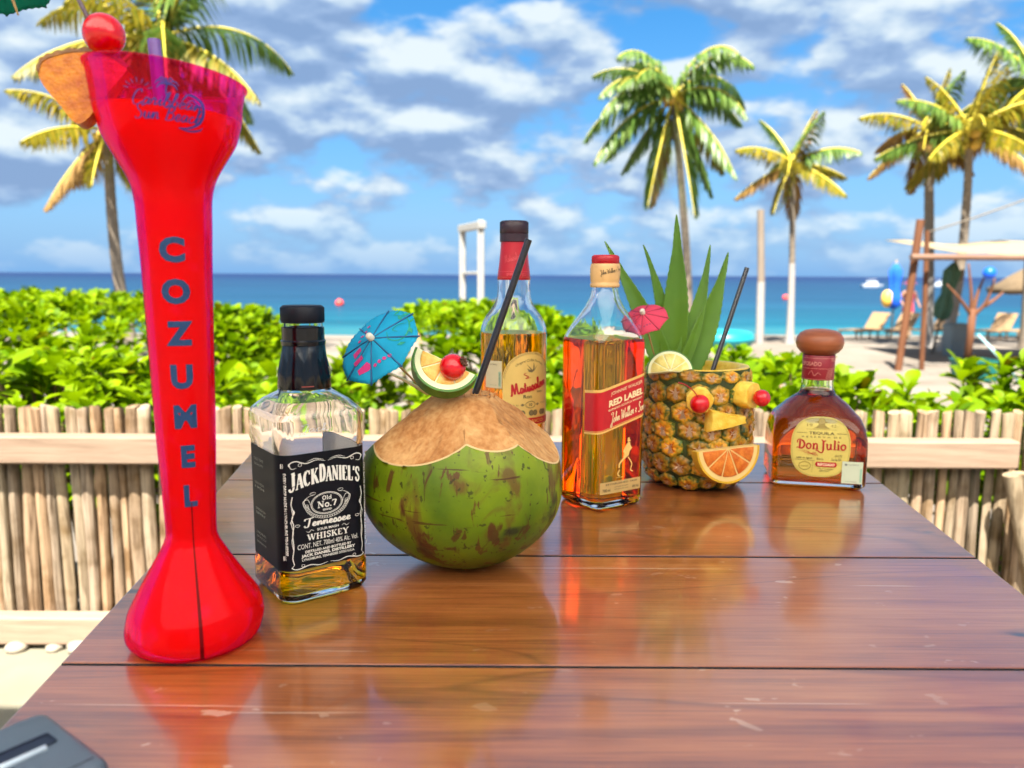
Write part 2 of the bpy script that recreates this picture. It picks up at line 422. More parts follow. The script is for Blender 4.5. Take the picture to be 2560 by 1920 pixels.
SCRIPT = {   # joined handwriting: glyph -> (advance, polyline points)
 'T': (.62, [[(.05, .75), (.12, .95), (.45, .97), (.75, 1.03)], [(.47, .97), (.38, .4), (.28, .02), (.08, .0), (.03, .18)]]),
 'M': (.95, [[(.0, .08), (.1, .0), (.2, .35), (.36, .98), (.4, .45), (.42, .1), (.6, .6), (.76, 1.0), (.74, .5), (.74, .1), (.84, .05), (.95, .2)]]),
 'J': (.5, [[(.25, .8), (.1, .95), (.5, 1.0), (.4, .5), (.22, -.3), (.02, -.35), (.0, -.15), (.3, .1), (.5, .2)]]),
 'W': (.85, [[(.0, .85), (.15, .95), (.17, .4), (.2, .02), (.4, .5), (.5, .85), (.48, .3), (.55, .03), (.75, .6), (.85, 1.0)]]),
 'S': (.55, [[(.5, .8), (.35, 1.0), (.18, .85), (.25, .6), (.42, .4), (.38, .1), (.15, .0), (.02, .12)]]),
 'C': (.6, [[(.5, .8), (.45, 1.0), (.25, .9), (.08, .45), (.12, .08), (.35, .02), (.6, .25)]]),
 'B': (.62, [[(.15, .05), (.3, .98)], [(.05, .8), (.35, 1.02), (.55, .85), (.45, .6), (.28, .52), (.52, .45), (.5, .12), (.25, .0), (.08, .08)]]),
 'F': (.6, [[(.1, .85), (.25, 1.0), (.65, .98)], [(.35, .98), (.25, .3), (.08, .0)], [(.18, .52), (.45, .55)]]),
 'a': (.44, [[(.36, .42), (.18, .48), (.05, .2), (.15, .02), (.34, .38), (.36, .42), (.32, .08), (.44, .12)]]),
 'b': (.4, [[(.0, .12), (.2, .6), (.26, .98), (.16, .9), (.1, .1), (.22, .02), (.34, .3), (.26, .44), (.4, .36)]]),
 'c': (.36, [[(.3, .38), (.2, .48), (.05, .22), (.15, .02), (.36, .14)]]),
 'e': (.36, [[(.0, .12), (.2, .25), (.28, .4), (.18, .48), (.06, .22), (.16, .02), (.36, .14)]]),
 'h': (.46, [[(.0, .12), (.2, .7), (.24, .98), (.14, .88), (.1, .02), (.22, .42), (.34, .42), (.34, .06), (.46, .14)]]),
 'i': (.26, [[(.0, .14), (.14, .46), (.12, .06), (.26, .14)], [(.16, .62), (.18, .68)]]),
 'k': (.44, [[(.0, .12), (.2, .7), (.24, .98), (.14, .88), (.1, .02), (.18, .3), (.34, .45), (.2, .28), (.34, .04), (.44, .14)]]),
 'l': (.26, [[(.0, .12), (.2, .7), (.22, .98), (.12, .88), (.1, .1), (.18, .02), (.26, .14)]]),
 'm': (.66, [[(.0, .14), (.1, .46), (.08, .02), (.22, .42), (.32, .42), (.3, .04), (.44, .42), (.54, .42), (.53, .06), (.66, .14)]]),
 'n': (.46, [[(.0, .14), (.1, .46), (.08, .02), (.22, .42), (.34, .42), (.33, .06), (.46, .14)]]),
 'o': (.42, [[(.26, .45), (.06, .3), (.12, .02), (.32, .16), (.26, .45), (.42, .38)]]),
 'r': (.34, [[(.0, .14), (.1, .5), (.22, .42), (.2, .08), (.34, .14)]]),
 's': (.34, [[(.0, .12), (.18, .5), (.28, .16), (.14, .0), (.05, .08), (.34, .14)]]),
 't': (.3, [[(.0, .12), (.16, .5), (.2, .85), (.12, .1), (.3, .14)], [(.04, .58), (.3, .62)]]),
 'u': (.46, [[(.0, .14), (.1, .46), (.08, .1), (.22, .04), (.34, .46), (.32, .06), (.46, .14)]]),
 '&': (.42, [[(.05, .2), (.3, .5)], [(.2, .05), (.18, .55)]]), ' ': (.25, []),
}
class Print:
    """flat print laid on a surface: fn(u, v, h) gives the point h above the surface; one object per ink"""
    def __init__(self, fn, h0=0.00025):
        self.fn, self.h, self.inks = fn, h0, {}
    def _put(self, pts, faces, ink, warp=None):
        self.h += 0.000012
        mb = self.inks.setdefault(ink, MB())
        vs = []
        for x, y in pts:
            if warp: x, y = warp(x, y)
            vs.append(self.fn(x, y, self.h))
        mb.add(vs, faces)
    def text(self, s, x, y, h, ink, w=None, bold=0.0, shear=0.0, rot=0.0, align='c', warp=None, track=None):
        v, f = glyphs(s, bold)
        if not len(v): return
        v = v * h
        wd = v[:, 0].max()
        if w: v = v * np.array([w / wd, 1.0]); wd = w
        v = v + np.outer(v[:, 1], [shear, 0])
        v[:, 0] -= {'c': wd / 2, 'l': 0, 'r': wd}[align]
        c, s_ = math.cos(rot), math.sin(rot)
        self._put([(x + a * c - b * s_, y + a * s_ + b * c) for a, b in v], f, ink, warp)
    def ribbon(self, pts, w, ink, warp=None, callig=0.0, taper=False):
        pts = [np.array(p, float) for p in pts]
        L, n = [], len(pts)
        for i, p in enumerate(pts):
            d = pts[min(i + 1, n - 1)] - pts[max(i - 1, 0)]
            d = d / (np.linalg.norm(d) + 1e-12)
            ww = w * (1 - callig + callig * abs(d[1]))
            if taper: ww *= 0.25 + 0.75 * math.sin(PI * (i + .3) / (n - .4))
            nn = np.array([-d[1], d[0]]) * ww / 2
            L += [tuple(p + nn), tuple(p - nn)]
        self._put(L, [(2 * i, 2 * i + 1, 2 * i + 3, 2 * i + 2) for i in range(n - 1)], ink, warp)
    def strokes(self, s, x, y, h, ink, w=None, rot=0.0, font=SERIF, warp=None, weight=1.0, shear=0.0, thick=0.07, scale_fn=None):
        adv = [font[c][0] for c in s]; tot = sum(adv)
        k = (w / tot) if w else h
        cx = 0.0
        co, si = math.cos(rot), math.sin(rot)
        for c, a in zip(s, adv):
            for st in font[c][1]:
                wt, pts = (st if font is SERIF else (thick, bez(st, 6)))
                P_ = []
                for px, py in pts:
                    sy = scale_fn((cx + px) / tot) if scale_fn else 1.0
                    X = (cx + px - tot / 2) * k + shear * py * h; Y = py * h * sy
                    P_.append((x + X * co - Y * si, y + X * si + Y * co))
                self.ribbon(P_, wt * (k + h) / 2 * weight, ink, warp, callig=0.0 if font is SERIF else 0.55)
            cx += a
    def poly(self, pts, ink, warp=None):
        self._put(pts, [tuple(range(len(pts)))], ink, warp)
    def ellipse(self, cx, cy, rx, ry, ink, w=None, n=28, warp=None):
        if w:
            self.ribbon(arc(cx, cy, rx, ry, 0, 360, n), w, ink, warp)
        else:
            self.poly(arc(cx, cy, rx, ry, 0, 360, n)[:-1], ink, warp)
    def build(self, parent, names=None):
        for ink, mb in self.inks.items():
            mb.build((names or {}).get(ink, 'lettering'), ink, parent, smooth=False)

# ================================================================== SETTING
rnd = random.Random(11)
def sandmat():
    m, t = newmat('sand')
    tc = t.nodes.new('ShaderNodeTexCoord')
    n = t.nodes.new('ShaderNodeTexNoise'); n.inputs['Scale'].default_value = 1.3; n.inputs['Detail'].default_value = 9
    n2 = t.nodes.new('ShaderNodeTexNoise'); n2.inputs['Scale'].default_value = 9; n2.inputs['Detail'].default_value = 4
    t.links.new(tc.outputs['Object'], n.inputs['Vector']); t.links.new(tc.outputs['Object'], n2.inputs['Vector'])
    r = ramp(t, [(0.3, (.16, .132, .105)), (0.7, (.245, .212, .175))])
    t.links.new(n.outputs['Fac'], r.inputs[0])
    b = pbsdf(t, None, 0.95); b.inputs['Specular IOR Level'].default_value = 0.1
    t.links.new(r.outputs[0], b.inputs['Base Color'])
    bp = t.nodes.new('ShaderNodeBump'); bp.inputs['Strength'].default_value = 0.8; bp.inputs['Distance'].default_value = 0.06
    t.links.new(n2.outputs['Fac'], bp.inputs['Height']); t.links.new(bp.outputs[0], b.inputs['Normal'])
    finish(t, b.outputs[0])
    return m
def seamat():
    m, t = newmat('sea_water')
    tc = t.nodes.new('ShaderNodeTexCoord')
    sep = t.nodes.new('ShaderNodeSeparateXYZ')
    t.links.new(tc.outputs['Object'], sep.inputs[0])
    nz = t.nodes.new('ShaderNodeTexNoise'); nz.inputs['Scale'].default_value = 0.06; nz.inputs['Detail'].default_value = 5
    mp = t.nodes.new('ShaderNodeMapping'); mp.inputs['Scale'].default_value = (0.35, 1.6, 1)
    t.links.new(tc.outputs['Object'], mp.inputs['Vector']); t.links.new(mp.outputs[0], nz.inputs['Vector'])
    lg = t.nodes.new('ShaderNodeMath'); lg.operation = 'LOGARITHM'; lg.inputs[1].default_value = 10
    t.links.new(sep.outputs['Y'], lg.inputs[0])
    ad = t.nodes.new('ShaderNodeMath'); ad.operation = 'MULTIPLY_ADD'; ad.inputs[1].default_value = 0.35
    t.links.new(nz.outputs['Fac'], ad.inputs[0]); t.links.new(lg.outputs[0], ad.inputs[2])
    mr = t.nodes.new('ShaderNodeMapRange'); mr.inputs['From Min'].default_value = 1.45; mr.inputs['From Max'].default_value = 3.2
    t.links.new(ad.outputs[0], mr.inputs['Value'])
    # depth of the water decides its colour: turquoise over sand, dark blue over the drop-off
    r = ramp(t, [(0.0, (.03, .135, .15)), (0.08, (.006, .085, .13)), (0.22, (.009, .052, .105)), (0.5, (.009, .040, .092)), (0.8, (.007, .024, .078)), (1.0, (.007, .020, .074))])
    t.links.new(mr.outputs[0], r.inputs[0])
    ch = t.nodes.new('ShaderNodeTexNoise'); ch.inputs['Scale'].default_value = 0.25; ch.inputs['Detail'].default_value = 7
    mp3 = t.nodes.new('ShaderNodeMapping'); mp3.inputs['Scale'].default_value = (0.16, 1.3, 1)
    t.links.new(tc.outputs['Object'], mp3.inputs['Vector']); t.links.new(mp3.outputs[0], ch.inputs['Vector'])
    cr_ = ramp(t, [(.3, (.68, .74, .78)), (.55, (1, 1, 1)), (.75, (1.35, 1.25, 1.2))]); t.links.new(ch.outputs['Fac'], cr_.inputs[0])
    mxs = t.nodes.new('ShaderNodeMix'); mxs.data_type = 'RGBA'; mxs.blend_type = 'MULTIPLY'; mxs.inputs['Factor'].default_value = 1
    t.links.new(r.outputs[0], mxs.inputs[6]); t.links.new(cr_.outputs[0], mxs.inputs[7])
    b = pbsdf(t, None, 0.4); b.inputs['IOR'].default_value = 1.33; b.inputs['Specular IOR Level'].default_value = 0.06
    t.links.new(mxs.outputs[2], b.inputs['Base Color'])
    wv = t.nodes.new('ShaderNodeTexNoise'); wv.inputs['Scale'].default_value = 0.9; wv.inputs['Detail'].default_value = 6
    mp2 = t.nodes.new('ShaderNodeMapping'); mp2.inputs['Scale'].default_value = (0.4, 1.5, 1)
    t.links.new(tc.outputs['Object'], mp2.inputs['Vector']); t.links.new(mp2.outputs[0], wv.inputs['Vector'])
    bp = t.nodes.new('ShaderNodeBump'); bp.inputs['Strength'].default_value = 1.0; bp.inputs['Distance'].default_value = 0.35
    t.links.new(wv.outputs['Fac'], bp.inputs['Height']); t.links.new(bp.outputs[0], b.inputs['Normal'])
    finish(t, b.outputs[0])
    return m
def build_ground():
    ys = [-60, 1.9, 4, 8, 12, 16, 19, 21, 24, 30, 60]
    zs = [-.34, -.34, -.35, -.36, -.38, -.43, -.5, -.57, -.8, -1.6, -4]
    mb = MB(); nx = 40
    rr = random.Random(3)
    vs = []
    for y, z in zip(ys, zs):
        for i in range(nx + 1):
            x = -80 + 160 * i / nx
            vs.append((x, y + (0.5 * math.sin(x * .21) + .3 * math.sin(x * .53 + 1) if y > 10 else 0), z + rr.uniform(-.015, .015)))
    fs = [(i + j * (nx + 1), i + 1 + j * (nx + 1), i + 1 + (j + 1) * (nx + 1), i + (j + 1) * (nx + 1)) for j in range(len(ys) - 1) for i in range(nx)]
    mb.add(vs, fs)
    tag(mb.build('sand_beach', sandmat()), kind='structure')
    mb = MB()
    mb.add([(-9000, 17, 0), (9000, 17, 0), (9000, 14000, 0), (-9000, 14000, 0)], [(0, 1, 2, 3)])
    o = mb.build('sea', seamat(), smooth=False); o.location = (0, 0, -0.6)
    tag(o, kind='structure')
    # pale screed floor of the bar, raised above the beach
    fm = plain('floor_screed', (.185, .168, .118, 1), 0.9, 0.12, 7, 0.5)
    mb = MB(); mb.box((0, -3.0, -0.2), (16, 10.26, 0.4), bev=0.01)
    tag(mb.build('patio_floor', fm, smooth=False), kind='structure')
build_ground()
def add_fill_canopy():
    """unseen canvas on posts, added to shade the table and fill its light"""
    t = empty('sunshade', (.1, -.65, 0), 0, 'pale canvas sunshade on four wooden posts standing over the table', 'sunshade')
    mb = MB(); nx = 16; ny = 10; vs = []
    for j in range(ny + 1):
        for i in range(nx + 1):
            u, v = i / nx, j / ny
            vs.append((-3.4 + 6.8 * u, -4.0 + 4.97 * v, 2.45 - .06 * math.sin(PI * u) * math.sin(PI * v) + .45 * (1 - v)))
    mb.add(vs, [(i + j * (nx + 1), i + 1 + j * (nx + 1), i + 1 + (j + 1) * (nx + 1), i + (j + 1) * (nx + 1)) for j in range(ny) for i in range(nx)])
    o = mb.build('canvas', leafmat('fill_canvas', (.94, .93, .90), (.95, .94, .91), .92, .9, .1), t)  # added cloth, made to pass most sunlight down as soft fill
    md = o.modifiers.new('thick', 'SOLIDIFY'); md.thickness = .004
    pm = woodmat('fill_canopy_post', S(120, 90, 62), S(170, 134, 96), .8, (5, 5, 1), 3)
    for x, y, h in ((-3.36, .93, 2.45), (3.36, .93, 2.45), (-3.36, -3.96, 2.88), (3.36, -3.96, 2.88)):
        mb = MB(); mb.tube([(x, y, 0), (x, y, h * .5), (x, y, h)], [.045, .042, .04], 10); mb.build('post', pm, t)
add_fill_canopy()

# ------------------------------------------------------------------ picket fence
def fence():
    root = empty('picket_fence', (0, 2.05, 0), 0, 'low fence of rough weathered round pickets on two rails behind the table', 'fence')
    pm, t = newmat('weathered_picket')
    tc = t.nodes.new('ShaderNodeTexCoord'); oi = t.nodes.new('ShaderNodeObjectInfo')
    ofs = t.nodes.new('ShaderNodeVectorMath'); ofs.operation = 'MULTIPLY_ADD'; ofs.inputs[1].default_value = (7, 13, 5)
    t.links.new(oi.outputs['Random'], ofs.inputs[0]); t.links.new(tc.outputs['Object'], ofs.inputs[2])
    mp = t.nodes.new('ShaderNodeMapping'); mp.inputs['Scale'].default_value = (26, 26, 1.6)
    t.links.new(ofs.outputs[0], mp.inputs['Vector'])
    n = t.nodes.new('ShaderNodeTexNoise'); n.inputs['Scale'].default_value = 3.5; n.inputs['Detail'].default_value = 9; n.inputs['Distortion'].default_value = .8
    t.links.new(mp.outputs[0], n.inputs['Vector'])
    n2 = t.nodes.new('ShaderNodeTexNoise'); n2.inputs['Scale'].default_value = 11; n2.inputs['Detail'].default_value = 4
    t.links.new(ofs.outputs[0], n2.inputs['Vector'])
    hue = ramp(t, [(0, (.36, .27, .19)), (.25, (.30, .245, .165)), (.5, (.37, .245, .145)), (.75, (.25, .195, .14)), (1, (.40, .31, .225))], 'CONSTANT' if False else 'LINEAR')
    t.links.new(oi.outputs['Random'], hue.inputs[0])
    g = ramp(t, [(.28, (.28, .24, .20)), (.5, (.85, .83, .80)), (.72, (1.12, 1.1, 1.06))]); t.links.new(n.outputs['Fac'], g.inputs[0])
    g2 = ramp(t, [(.32, (.55, .48, .38)), (.5, (1, 1, 1)), (.7, (1.12, 1.12, 1.15))]); t.links.new(n2.outputs['Fac'], g2.inputs[0])
    m1 = t.nodes.new('ShaderNodeMix'); m1.data_type = 'RGBA'; m1.blend_type = 'MULTIPLY'; m1.inputs['Factor'].default_value = 1
    m2 = t.nodes.new('ShaderNodeMix'); m2.data_type = 'RGBA'; m2.blend_type = 'MULTIPLY'; m2.inputs['Factor'].default_value = 1
    t.links.new(hue.outputs[0], m1.inputs[6]); t.links.new(g.outputs[0], m1.inputs[7]); t.links.new(m1.outputs[2], m2.inputs[6]); t.links.new(g2.outputs[0], m2.inputs[7])
    b = pbsdf(t, None, .9); b.inputs['Specular IOR Level'].default_value = .15; t.links.new(m2.outputs[2], b.inputs['Base Color'])
    bp = t.nodes.new('ShaderNodeBump'); bp.inputs['Strength'].default_value = .9; bp.inputs['Distance'].default_value = .004
    t.links.new(n.outputs['Fac'], bp.inputs['Height']); t.links.new(bp.outputs[0], b.inputs['Normal'])
    finish(t, b.outputs[0])
    rm = woodmat('sawn_rail', (.17, .11, .072), (.33, .235, .165), .8, (1.6, 22, 22), 3, 0.3, 0.4)
    rr = random.Random(5)
    meshes = []
    for k in range(9):
        mb = MB(); n = 10; H = 0.655
        lean = [rr.uniform(-.004, .004) for _ in range(2)]
        loops = []
        zs = [0.0, .08, .16, .24, .32, .40, .48, .56, .62, H - .004, H]
        ph = rr.uniform(0, 6)
        for i, z in enumerate(zs):
            r = 0.0156 * (1 + rr.uniform(-.06, .06)) * (0.93 if i == len(zs) - 1 else 1)
            ox = lean[0] * math.sin(z * 7 + ph) * 1.2; oy = lean[1] * math.cos(z * 6 + ph)
            loops.append([(ox + r * (1 + .09 * math.sin(3 * a + ph)) * math.cos(a), oy + r * .85 * math.sin(a), z + (0.004 * math.cos(a + ph) if i >= len(zs) - 2 else 0)) for a in [2 * PI * j / n for j in range(n)]])
        mb.loft(loops)
        me = mb.mesh('picket', pm); me.set_sharp_from_angle(angle=R(50))
        meshes.append(me)
    x = -1.78
    while x < 1.86:
        w = rr.uniform(.86, 1.2)
        x += 0.0154 * w
        o = link('picket', rr.choice(meshes), root)
        o.location = (x, rr.uniform(-.004, .004), rr.uniform(-.002, .002))
        o.rotation_euler = (rr.uniform(-.008, .008), rr.uniform(-.012, .012), rr.uniform(0, 6.28))
        o.scale = (w, w, 1 + rr.uniform(-.006, .006))
        x += 0.0154 * w + (rr.uniform(-.001, .0015) if rr.random() < .87 else rr.uniform(.004, .010))
    for z, h in ((.553, .074), (.054, .078)):
        mb = MB(); mb.box((-.25, -.046, z), (3.15, .05, h), bev=.005)
        o = mb.build('rail', rm, root, smooth=False)
    post = MB()
    post.tube([(1.385, -.075, 0), (1.38, -.072, .3), (1.386, -.07, .6)], [.05, .047, .045], 14)
    post.build('post', pm, root, sharp=50)
    br = MB(); br.tube([(1.292, -.10, .512), (1.36, -.112, .25), (1.40, -.12, .03)], [.026, .027, .028], 12)
    br.build('brace', pm, root, sharp=50)
    post2 = MB(); post2.tube([(1.46, -.10, 0), (1.45, -.1, .35)], [.035, .03], 12)
    post2.build('stump', pm, root, sharp=50)
    st = plain('stone', (.28, .24, .18, 1), .9, .2, 20, .6)
    for i, (x, s, lab) in enumerate(((-1.335, .030, 'rounded pale stone at the foot of the fence by the left photo edge'), (-1.235, .022, 'smallest pale stone between the two others at the fence foot'), (-1.165, .034, 'largest pale stone at the fence foot nearest the table edge'))):
        mb = MB()
        mb.sphere((0, 0, s * .3), s, 12, 8, .6)
        mb.v = [(a * (1 + .2 * math.sin(7 * b / s + i)), b, c) for a, b, c in mb.v]
        o = mb.build('edge_stone', st); o.location = (x, 1.985, 0)
        tag(o, lab, 'stone', 'stones at the foot of the fence')
fence()

# ------------------------------------------------------------------ hedges of broad glossy leaves
LEAF_V, LEAF_F = [], []
for t, w in ((0, .05), (.2, .10), (.45, .19), (.72, .26), (.9, .21), (1.0, .07)):
    zc = 0.10 * math.sin(t * PI * .5) - .22 * t * t
    for sx in (-1, 0, 1):
        LEAF_V.append((sx * w, t, zc + (0.30 * w if sx else 0)))
for i in range(5):
    for j in range(2):
        a = i * 3 + j
        LEAF_F.append((a, a + 1, a + 4, a + 3))
LEAF_V = np.array(LEAF_V)
hedge_mat = leafmat('sea_lettuce_leaf', (.07, .17, .0006), (.25, .36, .001), .42, .5, .12, ((1.3, .5, 1), (1.6, .95, .6)))
hedge_far = leafmat('hedge_leaf', (.07, .17, .0006), (.25, .36, .001), .42, .5, .1, ((1.1, .6, 1), (1.4, .95, .6)))
stem_mat = woodmat('hedge_stem', S(90, 70, 48), S(150, 122, 90), .9, (6, 6, 1), 5)
def leaf_matrix(p, az, tilt, roll, s):
    return Matrix.Translation(p) @ Matrix.Rotation(az, 4, 'Z') @ Matrix.Rotation(tilt, 4, 'X') @ Matrix.Rotation(roll, 4, 'Y') @ Matrix.Scale(s, 4)
def rosette(p, rr, size, out):
    k = rr.randint(7, 10); a0 = rr.uniform(0, 6.28)
    lean = (rr.uniform(-.3, .3), rr.uniform(-.3, .3))
    for i in range(k):
        az = a0 + i * 2.4 + rr.uniform(-.25, .25)
        tilt = R(72 - 62 * i / k + rr.uniform(-12, 12)) 
        M = Matrix.Translation(p) @ Matrix.Rotation(lean[0], 4, 'X') @ Matrix.Rotation(lean[1], 4, 'Y') @ leaf_matrix((0, 0, -.018 * i / k * 3 + rr.uniform(-.008, .008)), az, tilt, rr.uniform(-.25, .25), size * rr.uniform(.75, 1.15) * (.62 + .5 * min(1, i / (k * .6))))
        out.append(M)
def merged_leaves(name, mats, mat, parent=None, verts=LEAF_V, faces=LEAF_F):
    n = len(mats)
    A = np.array([np.array(m) for m in mats])
    hv = np.c_[verts, np.ones(len(verts))]
    V = np.einsum('nij,vj->nvi', A, hv)[:, :, :3].reshape(-1, 3)
    F = (np.array(faces)[None] + (np.arange(n) * len(verts))[:, None, None]).reshape(-1, 4)
    me = bpy.data.meshes.new(name)
    me.vertices.add(len(V)); me.vertices.foreach_set('co', V.ravel())
    me.loops.add(F.size); me.loops.foreach_set('vertex_index', F.ravel().astype(np.int32))
    me.polygons.add(len(F)); me.polygons.foreach_set('loop_start', np.arange(0, F.size, 4, dtype=np.int32))
    me.polygons.foreach_set('use_smooth', np.ones(len(F), bool))
    me.materials.append(mat)
    me.update(calc_edges=True); me.validate()
    return link(name, me, parent)
def near_hedge():
    root = empty('leafy_hedge', (0, 2.5, -.34), 0, 'bright green broad-leaved hedge growing right behind the picket fence', 'hedge')
    rr = random.Random(21); mats = []; stems = MB()
    def top(x, y):
        t = .70 + .05 * math.sin(x * 3.1) + .04 * math.sin(x * 7.3 + 1) + .03 * math.sin(x * 15 + y * 9)
        if x > 0.75: t += .018 - .03 * math.sin(x * 9) 
        if -1.9 < x < -1.1: t += .02
        return t
    for i in range(950):
        x = rr.uniform(-2.3, 2.3); y = rr.uniform(2.2, 3.0)
        z = top(x, y) - rr.random() ** 1.6 * .34 - .06 - (.06 if y < 2.35 else 0)
        p = Vector((x, y - 2.5, z + .34))
        rosette(p, rr, rr.uniform(.07, .112), mats)
        if rr.random() < .5:
            stems.tube([p, p + Vector((rr.uniform(-.05, .05), rr.uniform(-.05, .05), -.25)), p + Vector((rr.uniform(-.1, .1), rr.uniform(-.08, .08), -z - .30))], [.005, .007, .009], 5, False)
    Z = TZ + .262 - (-.34)
    def vis(m):
        w = m @ Vector((0, .6, 0)); w = w + Vector((0, 2.5, 0))
        u = w.x / w.y
        if abs(u) > .68: return 99
        if u < -.37 and u > -.56: pass
        # line of sight over the top of the fence
        zl = Z + (.655 + .34 - Z) * w.y / 2.05
        return w.y - (0.9 * (w.z - zl) if w.z > zl else -5)
    mats.sort(key=vis)
    lm = bpy.data.meshes.new('leaf')
    lm.from_pydata([tuple(v) for v in LEAF_V], [], LEAF_F); lm.materials.append(hedge_mat)
    lm.polygons.foreach_set('use_smooth', [True] * len(LEAF_F))
    for m in mats[:300]:
        link('leaf', lm, root, m)
    tag(merged_leaves('foliage', mats[300:], hedge_mat, root), kind='stuff')
    tag(stems.build('stems', stem_mat, root), kind='stuff')
near_hedge()
def far_hedge(label, x0, x1, y0, y1, topf, n, seed, size=.095):
    root = empty('hedge', ((x0 + x1) / 2, (y0 + y1) / 2, -.36), 0, label, 'hedge', 'clipped green hedges on the sand')
    rr = random.Random(seed); mats = []
    O = root.location
    for i in range(n):
        x = rr.uniform(x0, x1); y = rr.uniform(y0, y1)
        edge = min(1, (x - x0) / .35, (x1 - x) / .35, (y - y0) / .5 + .25)
        t = topf(x) * (0.55 + .45 * math.sqrt(max(0, edge))) + .36
        if rr.random() < .6:
            z = t - rr.uniform(0, .09)
        else:
            z = t * rr.uniform(.25, .95)
            if rr.random() < .75: y = y0 + rr.uniform(0, .3)
        rosette(Vector((x, y, z - .36)) - O, rr, size * rr.uniform(.8, 1.2), mats)
    tag(merged_leaves('foliage', mats, hedge_far, root), kind='stuff')
    mb = MB()
    for i in range(12):
        x = rr.uniform(x0 + .2, x1 - .2); y = rr.uniform(y0 + .2, y1 - .2)
        mb.tube([Vector((x, y, -.4)) - O, Vector((x + rr.uniform(-.1, .1), y, 0)) - O, Vector((x + rr.uniform(-.2, .2), y, topf(x) - .15)) - O], [.02, .016, .008], 6)
    s = mb.build('stems', stem_mat, root); s['kind'] = 'stuff'
far_hedge('dense green clipped hedge at the left edge of the beach', -5.2, -2.36, 4.2, 6.4, lambda x: .80 + .05 * max(0, min(1, (-2.6 - x) / .9)), 1100, 31)
far_hedge('small rounded green hedge between the red cup and the dark-capped bottle', -2.1, -1.52, 4.4, 5.6, lambda x: .78 + .05 * math.exp(-((x + 1.75) / .12) ** 2), 300, 32)
far_hedge('green hedge rising behind the coconut and the white swing frame', -.95, .62, 4.0, 5.4, lambda x: .80 - .10 * max(0, (x + .1)) ** 1 - .06 * max(0, -.45 - x), 620, 33)
far_hedge('low green hedge growing behind the pineapple', .7, 1.12, 2.9, 3.6, lambda x: .74, 90, 34)

# ------------------------------------------------------------------ palms
trunk_mat = woodmat('palm_bark', (.11, .085, .06), (.28, .23, .175), .9, (2, 2, 14), 2.2, .25, .8)
paint_mat = plain('whitewash', (.33, .305, .28, 1), .85, .1, 8, .3)
frond_green = leafmat('frond_green', (.04, .115, .010), (.21, .31, .06), .35, .4, .4)
frond_gold = leafmat('frond_gold', (.11, .14, .008), (.36, .26, .02), .4, .45, .3)
frond_dry = leafmat('frond_dry', (.20, .11, .03), (.38, .23, .07), .3, .7, .2)
rachis_mat = plain('frond_stalk', S(206, 188, 60), .5, .2, 5)
nut_mat = plain('palm_nut', S(196, 160, 60), .5, .25, 12)
def frond(rr, base, d, length, droop, mats, parent, name='frond', wind=0.0):
    """one feather frond: a drooping stalk with two rows of hanging leaflets"""
    p = Vector(base); d = Vector(d).normalized(); n = 26; ds = length / n
    mb = MB(); pts = [p.copy()]; dirs = [d.copy()]
    for i in range(n):
        d = (d + Vector((wind * .05, 0, -droop * ds * (0.6 + 1.1 * i / n)))).normalized()
        p = p + d * ds
        pts.append(p.copy()); dirs.append(d.copy())
    mb.tube(pts, [.026 * (1 - .85 * i / n) + .004 for i in range(n + 1)], 5, True, 1)
    for i in range(3, n + 1):
        t = i / n; d = dirs[i]
        side = d.cross(Vector((0, 0, 1)))
        if side.length < .15: side = d.cross(Vector((0, 1, 0.2)))
        side.normalize()
        L = length * .30 * math.sin(PI * min(1, .12 + .88 * t) ** .75) ** .7 + .06
        for sg in (-1, 1):
            for sub in (0, .5):
                q = pts[i] - dirs[i] * ds * sub
                ld = (side * sg * rr.uniform(.55, .85) + d * rr.uniform(.35, .7) + Vector((wind * .3, 0, -rr.uniform(.35, .8)))).normalized()
                l = L * rr.uniform(.8, 1.1); w = .025 * rr.uniform(.8, 1.3) * (1 if length > 1.6 else .8)
                wv = ld.cross(Vector((0, .4, 1))).normalized() * w
                m = q + ld * l * .5; e = q + (ld + Vector((0, 0, -.45))).normalized() * l
                mb.add([q - wv * .5, q + wv * .5, m + wv, m - wv, e], [(0, 1, 2, 3), (3, 2, 4)])
    return mb.build(name, mats, parent)
